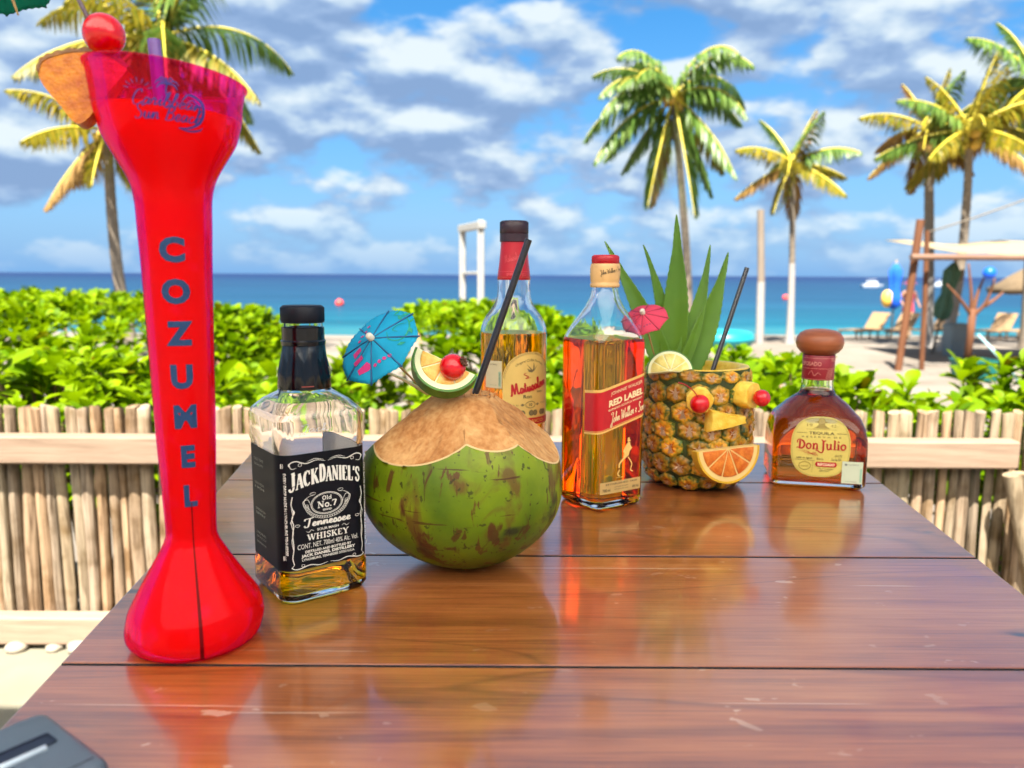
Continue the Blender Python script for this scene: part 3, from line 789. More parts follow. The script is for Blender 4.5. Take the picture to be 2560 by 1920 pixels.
def palm(label, base, crown, bend, fronds, r0, r1, seed, golds=.3, drys=.08, paint=0.0, nuts=6, wind=0.0, group='coconut palms on the beach'):
    root = empty('palm_tree', base, 0, label, 'palm tree', group)
    rr = random.Random(seed)
    B = Vector(base); Cn = Vector(crown) - B
    pts = [(0, 0, -.1), Cn * .33 + Vector((bend, 0, 0)), Cn * .68 + Vector((bend * .8, 0, 0)), Cn]
    cp = [Vector(q) for q in bez([tuple(q) for q in pts], 12)]
    k = len(cp)
    mb = MB(); mb.tube(cp, [(r0 + (r1 - r0) * (i / (k - 1)) + .05 * math.exp(-i / 2.0)) * (1 + .05 * (i % 2)) for i in range(k)], 12)
    mb.build('trunk', trunk_mat, root)
    if paint:
        m = int(k * paint) + 2
        mb = MB(); mb.tube(cp[:m], [(r0 + (r1 - r0) * (i / (k - 1)) + .05 * math.exp(-i / 2.0)) * 1.07 for i in range(m)], 12, False)
        mb.build('painted_base', paint_mat, root)
    mb = MB(); mb.sphere((0, 0, 0), r1 * 1.9, 10, 8, 1.6)
    mb.build('crown_heart', rachis_mat, root, matrix=Matrix.Translation(Cn))
    for (th, dep, L, dr) in fronds:
        th = R(th + rr.uniform(-4, 4))
        d = (math.cos(th), dep, math.sin(th))
        x = rr.random()
        low = math.sin(th) < -.35
        mats = [frond_dry, rachis_mat] if x < drys * (3 if low else .5) else [frond_gold, rachis_mat] if x < drys + golds * (1.6 if low else .8) else [frond_green, rachis_mat]
        frond(rr, Cn + Vector(d) * .06, d, L * rr.uniform(.93, 1.07), dr, mats, root, wind=wind)
    for i in range(nuts):
        a = rr.uniform(0, 6.28)
        mb = MB(); mb.sphere((0, 0, 0), rr.uniform(.075, .1), 9, 7, 1.2)
        mb.build('coconut', nut_mat, root, matrix=Matrix.Translation(Cn + Vector((math.cos(a) * r1 * 2.2, math.sin(a) * r1 * 2.0, -rr.uniform(.05, .3)))))
def crownset(n, L, seed, lo=-35):
    rr = random.Random(seed); out = []
    for i in range(n):
        az = i * 2.39996 + rr.uniform(-.3, .3)
        el = R(78 - (78 - lo) * (i / (n - 1)) ** .9 + rr.uniform(-8, 8))
        x, y, z = math.cos(az) * math.cos(el), math.sin(az) * math.cos(el), math.sin(el)
        h = math.hypot(x, z)
        out.append((math.degrees(math.atan2(z, x)), y / max(h, .25), L * (.85 if i < 4 else 1), .35 + .25 * math.cos(el) if el > 0 else .3))
    return out
PC = [(120, -.3, 2.0, .9), (112, .5, 2.1, .8), (134, .2, 2.1, .6), (150, -.3, 1.9, .75), (70, -.3, 1.9, 1.1), (126, .6, 1.9, .5), (142, -.5, 1.7, .8), (124, -.6, 1.6, 1.1),
      (163, -.4, 2.1, .7), (172, .3, 2.2, .6), (196, -.2, 2.5, .45), (205, .3, 2.1, .4), (58, -.2, 2.1, .95), (46, .3, 2.2, .85), (24, -.4, 1.9, .9), (12, .2, 1.9, .6),
      (252, -.3, 2.7, .12), (262, .2, 2.4, .1), (278, -.4, 2.8, .08), (301, 0, 2.5, .22), (314, -.3, 2.4, .3), (322, .4, 2.2, .3), (234, .3, 2.0, .2)]
palm('tall coconut palm with windblown green crown behind the pineapple leaves', (4.12, 18, -.44), (3.55, 18, 4.99), .05, PC, .10, .07, 41, .16, .02, 0, 9)
palm('short young palm beside the grey post with a whitewashed trunk foot', (6.08, 17, -.44), (5.93, 17, 3.42), .02, crownset(13, 1.35, 42, -45), .07, .055, 42, .45, .12, .42, 3)
palm('straight pale-trunked palm behind the leaning brown post', (8.55, 16, -.44), (8.24, 16, 3.95), .03, crownset(12, 1.35, 43, -50), .11, .075, 43, .5, .3, .3, 4)
palm('curved dark-trunked palm with yellow crown behind the brown beam', (8.36, 15, -.42), (8.50, 15, 3.75), .12, crownset(15, 1.55, 44, -35), .09, .065, 44, .75, .15, .3, 8)
palm('green palm whose crown is cut by the right edge of the photo', (10.6, 16, -.44), (10.35, 16, 4.75), .0, crownset(16, 1.9, 45, -40), .11, .08, 45, .15, .02, 0, 5)
palm('big green palm whose crown shows behind the rim of the red cup', (-6.3, 14, -.44), (-6.02, 14, 5.0), .05, crownset(21, 2.35, 46, -50), .14, .09, 46, .35, .03, 0, 10)
palm('shorter yellowing palm with a bare grey trunk left of the red cup', (-6.32, 13, -.44), (-6.55, 13, 3.3), -.12, crownset(14, 1.5, 48, -55), .10, .07, 48, .75, .15, 0, 3)

# ------------------------------------------------------------------ things on the beach
post_mat = woodmat('driftwood', (.15, .115, .085), (.28, .225, .175), .9, (4, 4, 1), 3, .2)
brown_mat = woodmat('brown_pole', (.085, .030, .012), (.19, .075, .032), .75, (4, 4, 1), 3, .2)
def beach():
    # lone post
    t = empty('wooden_post', (5.42, 17, -.43), 0, 'bare grey wooden post with whitewashed lower half beside the young palm', 'post')
    mb = MB(); mb.tube([(0, 0, -.1), (-.03, 0, 1.3), (-.12, 0, 2.85)], [.08, .078, .074], 12); mb.build('shaft', post_mat, t, sharp=50)
    mb = MB(); mb.tube([(0, 0, -.05), (-.02, 0, .7), (-.035, 0, 1.32)], [.086, .085, .083], 12, False); mb.build('painted_base', paint_mat, t)
    # white swing frame
    t = empty('swing_frame', (-.70, 13.5, -.38), 0, 'white wooden swing frame standing beyond the hedge by the sea', 'frame')
    wm = plain('white_timber', (.31, .30, .275, 1), .7, .08, 6, .2)
    mb = MB(); mb.box((-.19, .5, 1.09), (.11, .11, 2.18), bev=.01); mb.build('post', wm, t, smooth=False)
    mb = MB(); mb.box((.175, -.5, 1.14), (.11, .11, 2.28), bev=.01); mb.build('post', wm, t, smooth=False)
    rot = Matrix.Rotation(math.atan2(-1, .365), 3, 'Z')
    mb = MB(); mb.box((-.007, 0, 2.2), (1.25, .13, .12), bev=.01, rot=rot); mb.build('top_beam', wm, t, smooth=False)
    mb = MB(); mb.box((-.007, 0, 1.42), (.95, .05, .05), bev=.01, rot=rot); mb.build('cross_bar', wm, t, smooth=False)
    # brown pole frame with cream awning
    t = empty('pole_frame', (6.4, 11.5, -.36), 0, 'rustic frame of reddish brown poles with a long cross beam on the sand', 'frame')
    mb = MB(); mb.tube([(-.66, 0, -.1), (-.56, .02, 1.1), (-.47, .04, 2.2)], [.052, .054, .056], 10); mb.build('pole', brown_mat, t, sharp=50)
    mb = MB(); mb.tube([(-.25, .1, -.1), (-.28, .1, 1.0), (-.33, .1, 2.05)], [.037, .037, .034], 10); mb.build('pole', brown_mat, t, sharp=50)
    mb = MB(); mb.tube([(2.9, .1, -.1), (2.88, .1, 1.0), (2.88, .1, 1.9)], [.055, .055, .05], 10); mb.build('pole', brown_mat, t, sharp=50)
    mb = MB(); mb.tube([(-.64, -.1, 1.66), (.9, -.1, 1.66), (3.1, -.1, 1.68)], [.047, .045, .05], 10); mb.build('beam', woodmat('beam_wood', (.16, .085, .055), (.27, .165, .11), .8, (1, 4, 4), 3), t, sharp=50)
    mb = MB(); mb.tube([(-.33, .1, 2.02), (.3, .1, 2.22), (1.2, .1, 2.55), (2.0, .1, 2.9)], .012, 6); mb.build('rope', plain('rope', S(120, 110, 96), .9), t)
    mb = MB()
    vs = []; nx, ny = 14, 6
    for j in range(ny + 1):
        for i in range(nx + 1):
            u, v = i / nx, j / ny
            vs.append((6.62 + .28 * v + 5 * u, 11.65 + 3.0 * v, 1.37 + .32 * v - .05 * math.sin(PI * u * 2) ** 2 + .02 * math.sin(u * 19)))
    fs = [(i + j * (nx + 1), i + 1 + j * (nx + 1), i + 1 + (j + 1) * (nx + 1), i + (j + 1) * (nx + 1)) for j in range(ny) for i in range(nx)]
    mb.add(vs, fs)
    aw = mb.build('awning', leafmat('awning_cloth', (.42, .32, .19), (.48, .38, .24), .3, .9, .1))
    md = aw.modifiers.new('thick', 'SOLIDIFY'); md.thickness = .006
    tag(aw, 'cream cloth awning stretched above the brown beam', 'awning')
    # thatched parasol
    t = empty('thatch_parasol', (13.4, 20, -.5), 0, 'thatched palm-leaf parasol under the awning at the right edge', 'parasol')
    th = woodmat('parasol_thatch', (.10, .07, .04), (.27, .19, .11), .95, (3, 3, 8), 3, 0, .9)
    mb = MB(); rr = random.Random(8); lps = []
    for r, z in ((.02, 1.95), (.3, 1.78), (.7, 1.52), (1.12, 1.24), (1.08, 1.12), (.6, 1.28), (.02, 1.5)):
        lps.append([(r * (1 + .06 * rr.uniform(-1, 1)) * math.cos(2 * PI * j / 28), r * math.sin(2 * PI * j / 28), z + rr.uniform(-.035, .035)) for j in range(28)])
    mb.loft(lps); mb.build('canopy', th, t)
    mb = MB(); mb.tube([(0, 0, -.1), (0, 0, 1.5)], .05, 10); mb.build('pole', post_mat, t)
    # tree-shaped rack in a teal pot
    t = empty('branch_rack', (6.17, 10.5, -.30), 0, 'brown forked branch rack standing in the teal pot on the sand', 'rack')
    mb = MB(); mb.tube([(0, 0, .1), (.02, 0, .55), (.02, 0, .9)], [.05, .046, .05], 10); mb.build('trunk', brown_mat, t)
    for p in ([(.0, 0, .82), (-.16, 0, 1.02), (-.33, .05, 1.22)], [(.0, 0, .85), (-.03, -.02, 1.1), (-.09, 0, 1.5)], [(.03, 0, .88), (.08, .02, 1.1), (.14, 0, 1.33)],
              [(.05, 0, .82), (.17, -.03, .98), (.25, -.05, 1.3)], [(.17, 0, .93), (.3, .0, 1.02), (.44, .05, 1.12)]):
        mb = MB(); mb.tube(bez(p, 5), [.030 - .0018 * i for i in range(11)], 8); mb.build('branch', brown_mat, t)
    mb = MB(); mb.sphere((0, 0, 0), .082, 18, 12)
    o = mb.build('blue_ball', plain('blue_plastic', S(10, 95, 225), .4)); o.location = (6.31, 10.4, 1.07)
    tag(o, 'round bright blue ball on top of the brown branch rack', 'ball')
    t = empty('plant_pot', (6.29, 10.5, -.36), 0, 'wide teal square pot holding the brown branch rack', 'pot')
    teal = plain('teal_plastic', (.004, .13, .11, 1), .5, .08, 5)
    mb = MB(); mb.loft([rsec(.2, .2, .03, 0), rsec(.22, .22, .03, .1), rsec(.23, .23, .03, .24), rsec(.245, .245, .03, .245), rsec(.245, .245, .03, .27), rsec(.21, .21, .03, .27), rsec(.2, .2, .03, .2)], True, True); mb.build('tub', teal, t, sharp=40)
    mb = MB(); mb.loft([rsec(.2, .2, .03, .2), rsec(.14, .14, .05, .245)], False, True); mb.build('soil', plain('soil', S(40, 36, 32), .95, .3, 20), t)
    # pale box, pole
    t = empty('storage_bin', (8.0, 14, -.41), 0, 'pale blue-grey bin standing on the sand behind the branch rack', 'bin')
    bm_ = plain('bin_grey', (.17, .21, .22, 1), .6, .08, 4)
    mb = MB(); mb.loft([rsec(.15, .15, .04, 0), rsec(.17, .17, .04, .5), rsec(.18, .18, .04, .51), rsec(.18, .18, .04, .56)]); mb.build('body', bm_, t, sharp=40)
    mb = MB(); mb.loft([rsec(.185, .185, .04, .565), rsec(.185, .185, .04, .585), rsec(.12, .12, .04, .61)]); mb.build('lid', bm_, t, sharp=40)
    mb = MB(); mb.tube([(6.05, 10.1, .28), (6.28, 9.95, -.02), (6.5, 9.8, -.36)], [.018, .02, .02], 8)
    tag(mb.build('pale_pole', plain('pale_blue_paint', S(140, 178, 178), .6, .1, 6)), 'thin pale blue pole leaning against the branch rack', 'pole')
    # closed umbrellas
    def closed_umbrella(loc, lean, h, r, colr, label):
        t = empty('beach_umbrella', loc, 0, label, 'umbrella', 'closed beach umbrellas')
        t.rotation_euler = (0, lean, 0)
        mb = MB(); mb.tube([(0, 0, -.1), (0, 0, h + .1)], .022, 8); mb.build('pole', post_mat, t)
        lps = []
        for q, z in ((.3, .38), (.9, .42), (1.0, .55), (.62, .66), (.85, .8), (.95, .9), (.25, 1.0)):
            lps.append([(r * q * (1 + .22 * math.cos(6 * a)) * math.cos(a), r * q * (1 + .22 * math.cos(6 * a)) * math.sin(a), h * z) for a in [2 * PI * j / 36 for j in range(36)]])
        mb = MB(); mb.loft(lps); mb.build('folded_canopy', plain('canvas_' + label[:5], colr, .85, .12, 8), t)
    closed_umbrella((9.75, 20, -.5), 0, 1.85, .16, S(10, 92, 215), 'closed bright blue beach umbrella standing by the water')
    closed_umbrella((7.85, 14.5, -.42), .17, 1.72, .15, S(70, 104, 84), 'closed dull green umbrella leaning on the curved palm trunk')
    mb = MB(); mb.sphere((0, 0, 0), .15, 14, 10, 1.5)
    o = mb.build('yellow_float', plain('yellow_plastic', S(232, 184, 80), .5)); o.location = (9.58, 20, .46)
    tag(o, 'oval yellow float hanging beside the closed blue umbrella', 'float')
    # turquoise float on the sand
    t = empty('beach_float', (4.1, 15, -.42), R(8), 'turquoise inflatable beach float lying on the sand behind the pineapple', 'float')
    tq = plain('turquoise_vinyl', (.01, .26, .30, 1), .35)
    mb = MB()
    mb.lathe([(.42 + .15 * math.cos(2 * PI * k / 12), .24 + .15 * math.sin(2 * PI * k / 12)) for k in range(12)] + [(.57, .24)], 30, False, False)
    mb.build('ring', tq, t)
    mb = MB(); mb.sphere((-.35, -.15, .38), .13, 14, 10, 1.1); mb.build('headrest', tq, t)
    # loungers
    slat = woodmat('lounger_weave', (.22, .13, .06), (.36, .23, .12), .7, (8, 2, 2), 3, .2)
    def lounger(loc, rz, label):
        t = empty('sun_lounger', loc, rz, label, 'sun lounger', 'tan sun loungers on the sand'); t.scale = (.74, .74, .74)
        for sx in (-1, 1):
            mb = MB(); mb.tube([(sx * .3, -1.0, .3), (sx * .3, .35, .3)], .028, 8); mb.build('side_rail', slat, t)
            for y in (-.9, .25):
                mb = MB(); mb.tube([(sx * .3, y, 0), (sx * .3, y, .3)], .028, 8); mb.build('leg', slat, t)
        for i in range(9):
            mb = MB(); mb.box((0, -.93 + i * .145, .335), (.62, .11, .02), bev=.004); mb.build('slat', slat, t, smooth=False)
        mb = MB(); mb.box((0, .62, .58), (.64, .74, .04), bev=.01, rot=Matrix.Rotation(R(50), 3, 'X')); mb.build('backrest', slat, t, smooth=False)
    lounger((8.62, 19, -.5), R(-58), 'tan sun lounger left of the closed blue umbrella near the water')
    lounger((9.35, 19, -.5), R(-58), 'tan sun lounger in front of the person in pink')
    lounger((10.4, 19.2, -.5), R(-60), 'tan sun lounger half hidden behind the thin brown pole')
    lounger((11.75, 19, -.5), R(-58), 'tan sun lounger just right of the branch rack')
    lounger((12.5, 19, -.5), R(-58), 'tan sun lounger nearest the right edge under the thatched parasol')
    # buoys and boats
    for x, y, l in ((-8.85, 40, 'small red buoy floating on the sea above the dark-capped bottle'), (-.85, 40, 'small red buoy just left of the round rum bottle neck'), (19.2, 55, 'small red buoy far out between the grey post and the young palm')):
        t = empty('buoy', (x, y, -.6), 0, l, 'buoy', 'red buoys on the sea')
        mb = MB(); mb.sphere((0, 0, .12), .22, 14, 10); mb.build('float_ball', plain('buoy_red', S(226, 70, 60), .5), t)
        mb = MB(); mb.tube([(0, 0, .3), (0, 0, .42)], .03, 8); mb.build('top_ring', plain('buoy_grey', S(90, 90, 90), .5), t)
    wm2 = plain('boat_white', S(238, 240, 240), .5)
    gm2 = plain('boat_window', S(40, 60, 80), .2)
    for x, y, s, l in ((55, 120, .62, 'white motor boat far out on the sea left of the blue umbrella'), (71, 130, .6, 'white motor boat on the horizon right of the person in pink')):
        t = empty('motor_boat', (x, y, -.6), R(8), l, 'boat', 'white boats on the sea')
        t.scale = (s, s, s)
        mb = MB(); lps = []
        for z, kx, ky in ((-.1, .8, .7), (.35, .93, .9), (.8, 1, 1)):
            lps.append([(3.0 * kx * q[0], 1.0 * ky * q[1], z) for q in ((-1, -.8), (-.2, -1), (.5, -.75), (.85, -.3), (1.05, 0), (.85, .3), (.5, .75), (-.2, 1), (-1, .8))])
        mb.loft(lps); mb.build('hull', wm2, t, smooth=False)
        mb = MB(); mb.loft([rsec(1.3, .75, .2, .8), rsec(1.15, .68, .2, 1.5)]); mb.build('cabin', wm2, t, sharp=40)
        mb = MB(); mb.loft([rsec(1.27, .74, .2, 1.05), rsec(1.23, .73, .2, 1.3)], False, False); mb.build('window_band', gm2, t).scale = (1.02, 1.02, 1)
        mb = MB(); mb.box((-.2, 0, 1.95), (2.0, 1.4, .06), bev=.02); mb.build('canopy', wm2, t, smooth=False)
beach()
def person():
    """bather by the water, seen from behind: skin-modifier body, hat and shorts"""
    t = empty('person', (11.15, 22, -.62), R(12), 'person in a pink hat and pink shorts standing at the edge of the water', 'person')
    skin_m = plain('skin', (.32, .16, .10, 1), .6)
    pink = plain('pink_cloth', (.42, .045, .085, 1), .8)
    J = {'pel': (0, 0, .78, .115), 'wa': (0, 0, .95, .10), 'ch': (0, 0, 1.15, .125), 'nk': (0, 0, 1.31, .05), 'hd': (0, -.01, 1.42, .085), 'ht': (0, -.01, 1.5, .075),
         'lh': (-.09, 0, .72, .085), 'lk': (-.11, -.03, .42, .055), 'la': (-.12, .02, .08, .036), 'lf': (-.13, -.13, .03, .03),
         'rh': (.09, 0, .72, .085), 'rk': (.10, -.06, .42, .055), 'ra': (.10, .05, .08, .036), 'rf': (.11, -.09, .03, .03),
         'ls': (-.17, 0, 1.22, .05), 'le': (-.25, .05, 1.0, .037), 'lw': (-.2, -.08, .82, .026), 'lp': (-.18, -.13, .75, .026),
         'rs': (.17, 0, 1.22, .05), 're': (.27, .03, 1.02, .037), 'rw': (.29, -.08, .84, .026), 'rp': (.29, -.12, .77, .026)}
    E = [('pel', 'wa'), ('wa', 'ch'), ('ch', 'nk'), ('nk', 'hd'), ('hd', 'ht'), ('pel', 'lh'), ('lh', 'lk'), ('lk', 'la'), ('la', 'lf'), ('pel', 'rh'), ('rh', 'rk'), ('rk', 'ra'), ('ra', 'rf'),
         ('ch', 'ls'), ('ls', 'le'), ('le', 'lw'), ('lw', 'lp'), ('ch', 'rs'), ('rs', 're'), ('re', 'rw'), ('rw', 'rp')]
    keys = list(J)
    me = bpy.data.meshes.new('body')
    me.from_pydata([J[k][:3] for k in keys], [(keys.index(a), keys.index(b)) for a, b in E], [])
    me.materials.append(skin_m)
    o = link('body', me, t)
    md = o.modifiers.new('skin', 'SKIN')
    sv = me.skin_vertices[0].data
    for k, s in zip(keys, sv):
        s.radius = (J[k][3], J[k][3]); s.use_root = (k == 'pel')
    ss = o.modifiers.new('sub', 'SUBSURF'); ss.levels = ss.render_levels = 2
    mb = MB(); mb.lathe([(.12, .98), (.135, .9), (.15, .78), (.165, .66)], 20, False, False); mb.build('shorts', pink, t)
    mb = MB(); mb.lathe([(.13, .98), (.14, 1.1), (.135, 1.2)], 20, False, False); mb.build('swim_top', pink, t)
    mb = MB(); mb.lathe([(.19, 1.455), (.185, 1.462), (.095, 1.47), (.092, 1.53), (.06, 1.57), (.001, 1.58)], 20, False, False); mb.build('hat', pink, t)
person()

# ================================================================== TABLE
def tablemat():
    m, t = newmat('varnished_wood')
    tc = t.nodes.new('ShaderNodeTexCoord')
    oi = t.nodes.new('ShaderNodeObjectInfo')
    ofs = t.nodes.new('ShaderNodeVectorMath'); ofs.operation = 'MULTIPLY_ADD'; ofs.inputs[1].default_value = (3, 11, 5)
    t.links.new(oi.outputs['Random'], ofs.inputs[0]); t.links.new(tc.outputs['Object'], ofs.inputs[2])
    def noise(scale, mapping, detail=8, dist=0.5, rough=.6):
        mp = t.nodes.new('ShaderNodeMapping'); mp.inputs['Scale'].default_value = mapping
        n = t.nodes.new('ShaderNodeTexNoise'); n.inputs['Scale'].default_value = scale; n.inputs['Detail'].default_value = detail
        n.inputs['Distortion'].default_value = dist; n.inputs['Roughness'].default_value = rough
        t.links.new(ofs.outputs[0], mp.inputs['Vector']); t.links.new(mp.outputs[0], n.inputs['Vector'])
        return n
    g = noise(6, (.32, 12, 12), 12, .7, .68)
    fine = noise(42, (.35, 18, 18), 8, .2)
    big = noise(2.4, (.8, 3, 3), 3, 1.6)
    r = ramp(t, [(.30, (.034, .009, .003)), (.42, (.15, .040, .010)), (.53, (.30, .088, .021)), (.70, (.45, .165, .050))])
    ad = t.nodes.new('ShaderNodeMath'); ad.operation = 'MULTIPLY_ADD'; ad.inputs[1].default_value = .35
    ad2 = t.nodes.new('ShaderNodeMath'); ad2.operation = 'MULTIPLY_ADD'; ad2.inputs[1].default_value = .34; 
    sub = t.nodes.new('ShaderNodeMath'); sub.operation = 'MULTIPLY'; sub.inputs[1].default_value = .36
    t.links.new(g.outputs['Fac'], sub.inputs[0])
    t.links.new(big.outputs['Fac'], ad.inputs[0]); t.links.new(sub.outputs[0], ad.inputs[2])
    t.links.new(fine.outputs['Fac'], ad2.inputs[0]); t.links.new(ad.outputs[0], ad2.inputs[2])
    t.links.new(ad2.outputs[0], r.inputs[0])
    # thin dark growth lines
    ln = noise(1.1, (.55, 4.5, 4.5), 2, 1.2)
    wr = ramp(t, [(.490, (1, 1, 1)), (.5, (.42, .36, .36)), (.51, (1, 1, 1))])
    t.links.new(ln.outputs['Fac'], wr.inputs[0])
    mx = t.nodes.new('ShaderNodeMix'); mx.data_type = 'RGBA'; mx.blend_type = 'MULTIPLY'; mx.inputs['Factor'].default_value = .6
    t.links.new(r.outputs[0], mx.inputs[6]); t.links.new(wr.outputs[0], mx.inputs[7])
    # small dark knots and holes
    kn = noise(9, (1, 2.2, 2.2), 2, .2); kr = ramp(t, [(.715, (1, 1, 1)), (.75, (.12, .09, .08))]); t.links.new(kn.outputs['Fac'], kr.inputs[0])
    mk = t.nodes.new('ShaderNodeMix'); mk.data_type = 'RGBA'; mk.blend_type = 'MULTIPLY'; mk.inputs['Factor'].default_value = 1
    t.links.new(mx.outputs[2], mk.inputs[6]); t.links.new(kr.outputs[0], mk.inputs[7]); mx = mk
    # worn pale chips and scratches
    def marks(scale, mp_, lo, hi, rot=0):
        mp = t.nodes.new('ShaderNodeMapping'); mp.inputs['Scale'].default_value = mp_; mp.inputs['Rotation'].default_value = (0, 0, rot)
        t.links.new(tc.outputs['Object'], mp.inputs['Vector'])
        n = t.nodes.new('ShaderNodeTexNoise'); n.inputs['Scale'].default_value = scale; n.inputs['Detail'].default_value = 3; n.inputs['Distortion'].default_value = .3
        t.links.new(mp.outputs[0], n.inputs['Vector'])
        q = ramp(t, [(lo, (0, 0, 0)), (hi, (1, 1, 1))]); t.links.new(n.outputs['Fac'], q.inputs[0]); return q
    s1 = marks(48, (.7, 1.3, 1), .665, .69, .25); s2 = marks(22, (.10, 9, 1), .715, .735, -.6); s3 = marks(20, (.12, 10, 1), .715, .735, .95)
    s4 = marks(4, (1, 1, 1), .45, .6)
    def mxm(a, b, op):
        k = t.nodes.new('ShaderNodeMath'); k.operation = op
        t.links.new(a, k.inputs[0]); t.links.new(b, k.inputs[1]); return k.outputs[0]
    sc_ = mxm(mxm(s1.outputs[0], s4.outputs[0], 'MULTIPLY'), mxm(s2.outputs[0], s3.outputs[0], 'MAXIMUM'), 'MAXIMUM')
    m2 = t.nodes.new('ShaderNodeMix'); m2.data_type = 'RGBA'; m2.inputs[7].default_value = S(206, 176, 150)
    k = t.nodes.new('ShaderNodeMath'); k.operation = 'MULTIPLY'; k.inputs[1].default_value = .5
    t.links.new(sc_, k.inputs[0]); t.links.new(k.outputs[0], m2.inputs['Factor']); t.links.new(mx.outputs[2], m2.inputs[6])
    b = pbsdf(t, None, .28); b.inputs['Specular IOR Level'].default_value = .5; b.inputs['Coat Weight'].default_value = 1.0; b.inputs['Coat Roughness'].default_value = .11; b.inputs['Coat IOR'].default_value = 1.95
    t.links.new(m2.outputs[2], b.inputs['Base Color'])
    bp = t.nodes.new('ShaderNodeBump'); bp.inputs['Strength'].default_value = .22; bp.inputs['Distance'].default_value = .0012
    t.links.new(g.outputs['Fac'], bp.inputs['Height']); t.links.new(bp.outputs[0], b.inputs['Normal'])
    sm = t.nodes.new('ShaderNodeTexNoise'); sm.inputs['Scale'].default_value = 11; sm.inputs['Detail'].default_value = 7; sm.inputs['Distortion'].default_value = .8
    t.links.new(tc.outputs['Object'], sm.inputs['Vector'])
    smr = t.nodes.new('ShaderNodeMapRange'); smr.inputs['From Min'].default_value = .35; smr.inputs['From Max'].default_value = .68; smr.inputs['To Min'].default_value = .075; smr.inputs['To Max'].default_value = .24
    t.links.new(sm.outputs['Fac'], smr.inputs['Value']); t.links.new(smr.outputs[0], b.inputs['Coat Roughness'])
    bp2 = t.nodes.new('ShaderNodeBump'); bp2.inputs['Strength'].default_value = .10; bp2.inputs['Distance'].default_value = .0010
    t.links.new(big.outputs['Fac'], bp2.inputs['Height']); t.links.new(bp2.outputs[0], b.inputs['Coat Normal'])
    finish(t, b.outputs[0])
    return m
def table():
    t = empty('wooden_table', (.03, .5, 0), 0, 'large reddish brown varnished plank table under the bottles', 'table')
    wm = tablemat(); joint = plain('painted_gap_shade', (.008, .005, .006, 1), .9); O = Vector((.03, .5, 0))  # joint: near-black plank sides, painting in the shade of the gaps
    def xl(y): return -.2470 - .1165 * y - .016 * max(0, y - .7)
    def xr(y): return .345 + .1345 * y
    rows = [(-.22, .2710), (.2730, .4932), (.4952, .7025), (.7050, .9688), (.9715, 1.212)]
    for y0, y1 in rows:
        mb = MB(); n = 2
        def q(z, i):
            a, b = y0 + i, y1 - i
            return [(xl(a) + i, a, z), (xr(a) - i, a, z), (xr(b) - i, b, z), (xl(b) + i, b, z)]
        lps = [[Vector(p) - O for p in q(z, i)] for z, i in ((TZ - .034, .0), (TZ - .0016, 0), (TZ - .0004, .0005), (TZ, .0016))]
        mb.loft(lps)
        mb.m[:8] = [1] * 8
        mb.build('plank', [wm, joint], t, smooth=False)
    mb = MB()
    for y in (.01, 1.08):
        mb.box((.03 - O.x, y - O.y, TZ - .08), (.50, .03, .085))
    mb.box((-.26 - O.x, .545 - O.y, TZ - .08), (.03, 1.04, .085)); mb.box((.33 - O.x, .545 - O.y, TZ - .08), (.03, 1.04, .085))
    mb.build('apron', wm, t, smooth=False)
    for x, y in ((-.24, .03), (.31, .03), (-.24, 1.06), (.31, 1.06)):
        mb = MB(); mb.box((x - O.x, y - O.y, (TZ - .036) / 2), (.07, .07, TZ - .036), bev=.004); mb.build('leg', wm, t, smooth=False)
table()

# ================================================================== BOTTLES AND DRINKS
clear_glass = glassmat('clear_glass', (.985, .995, .99, 1), 1.46, 0, .10, 40)
def shell(mb, secs, wall, z0, level, base=.006):
    """a bottle wall: outer sections up and over the lip, inner wall down to the liquid's surface (the wet part of the
    inner wall belongs to the liquid); secs = [(hw, hd, c, z)]; returns the inner sections"""
    lps = [rsec(a, b, c, z) for a, b, c, z in secs]
    inner = [(max(.002, a - wall), max(.002, b - wall), max(.002, c - wall * .6), z) for a, b, c, z in secs if z > z0 + base + .001]
    dry = [q for q in inner if q[3] > level + .0004]
    lps += [rsec(a, b, c, z) for a, b, c, z in dry[::-1]]
    q = interp(inner, level)
    lps.append(rsec(q[0], q[1], q[2], level))
    mb.loft(lps, True, False)
    return inner
def interp(secs, z):
    for (a, b) in zip(secs, secs[1:]):
        if a[3] <= z <= b[3] and b[3] > a[3]:
            k = (z - a[3]) / (b[3] - a[3])
            return tuple(a[i] + (b[i] - a[i]) * k for i in range(4))
    return secs[-1]
def liquid(inner, z0, level, name, tint, parent, base=.0062):
    """the liquid: wet wall (glass to liquid) and free surface (liquid to air)"""
    a, b, c, _ = inner[0]
    lps = [rsec(a * .86, b * .86, c, z0 + base), rsec(a * .96, b * .96, c, z0 + base + .0015)]
    for q in inner:
        if z0 + base + .002 < q[3] < level - .0004: lps.append(rsec(q[0], q[1], q[2], q[3]))
    q = interp(inner, level)
    lps.append(rsec(q[0], q[1], q[2], level))
    mb = MB(); mb.loft(lps, True, False, 0)
    mb.add(lps[-1], [tuple(range(len(lps[-1])))], 1)
    return mb.build('liquid', [tintmat(name, tint, 1.36 / 1.46), tintmat(name + '_surface', (tint[0], tint[1] ** .5, tint[2] ** .5, 1), 1.36)], parent, sharp=60)
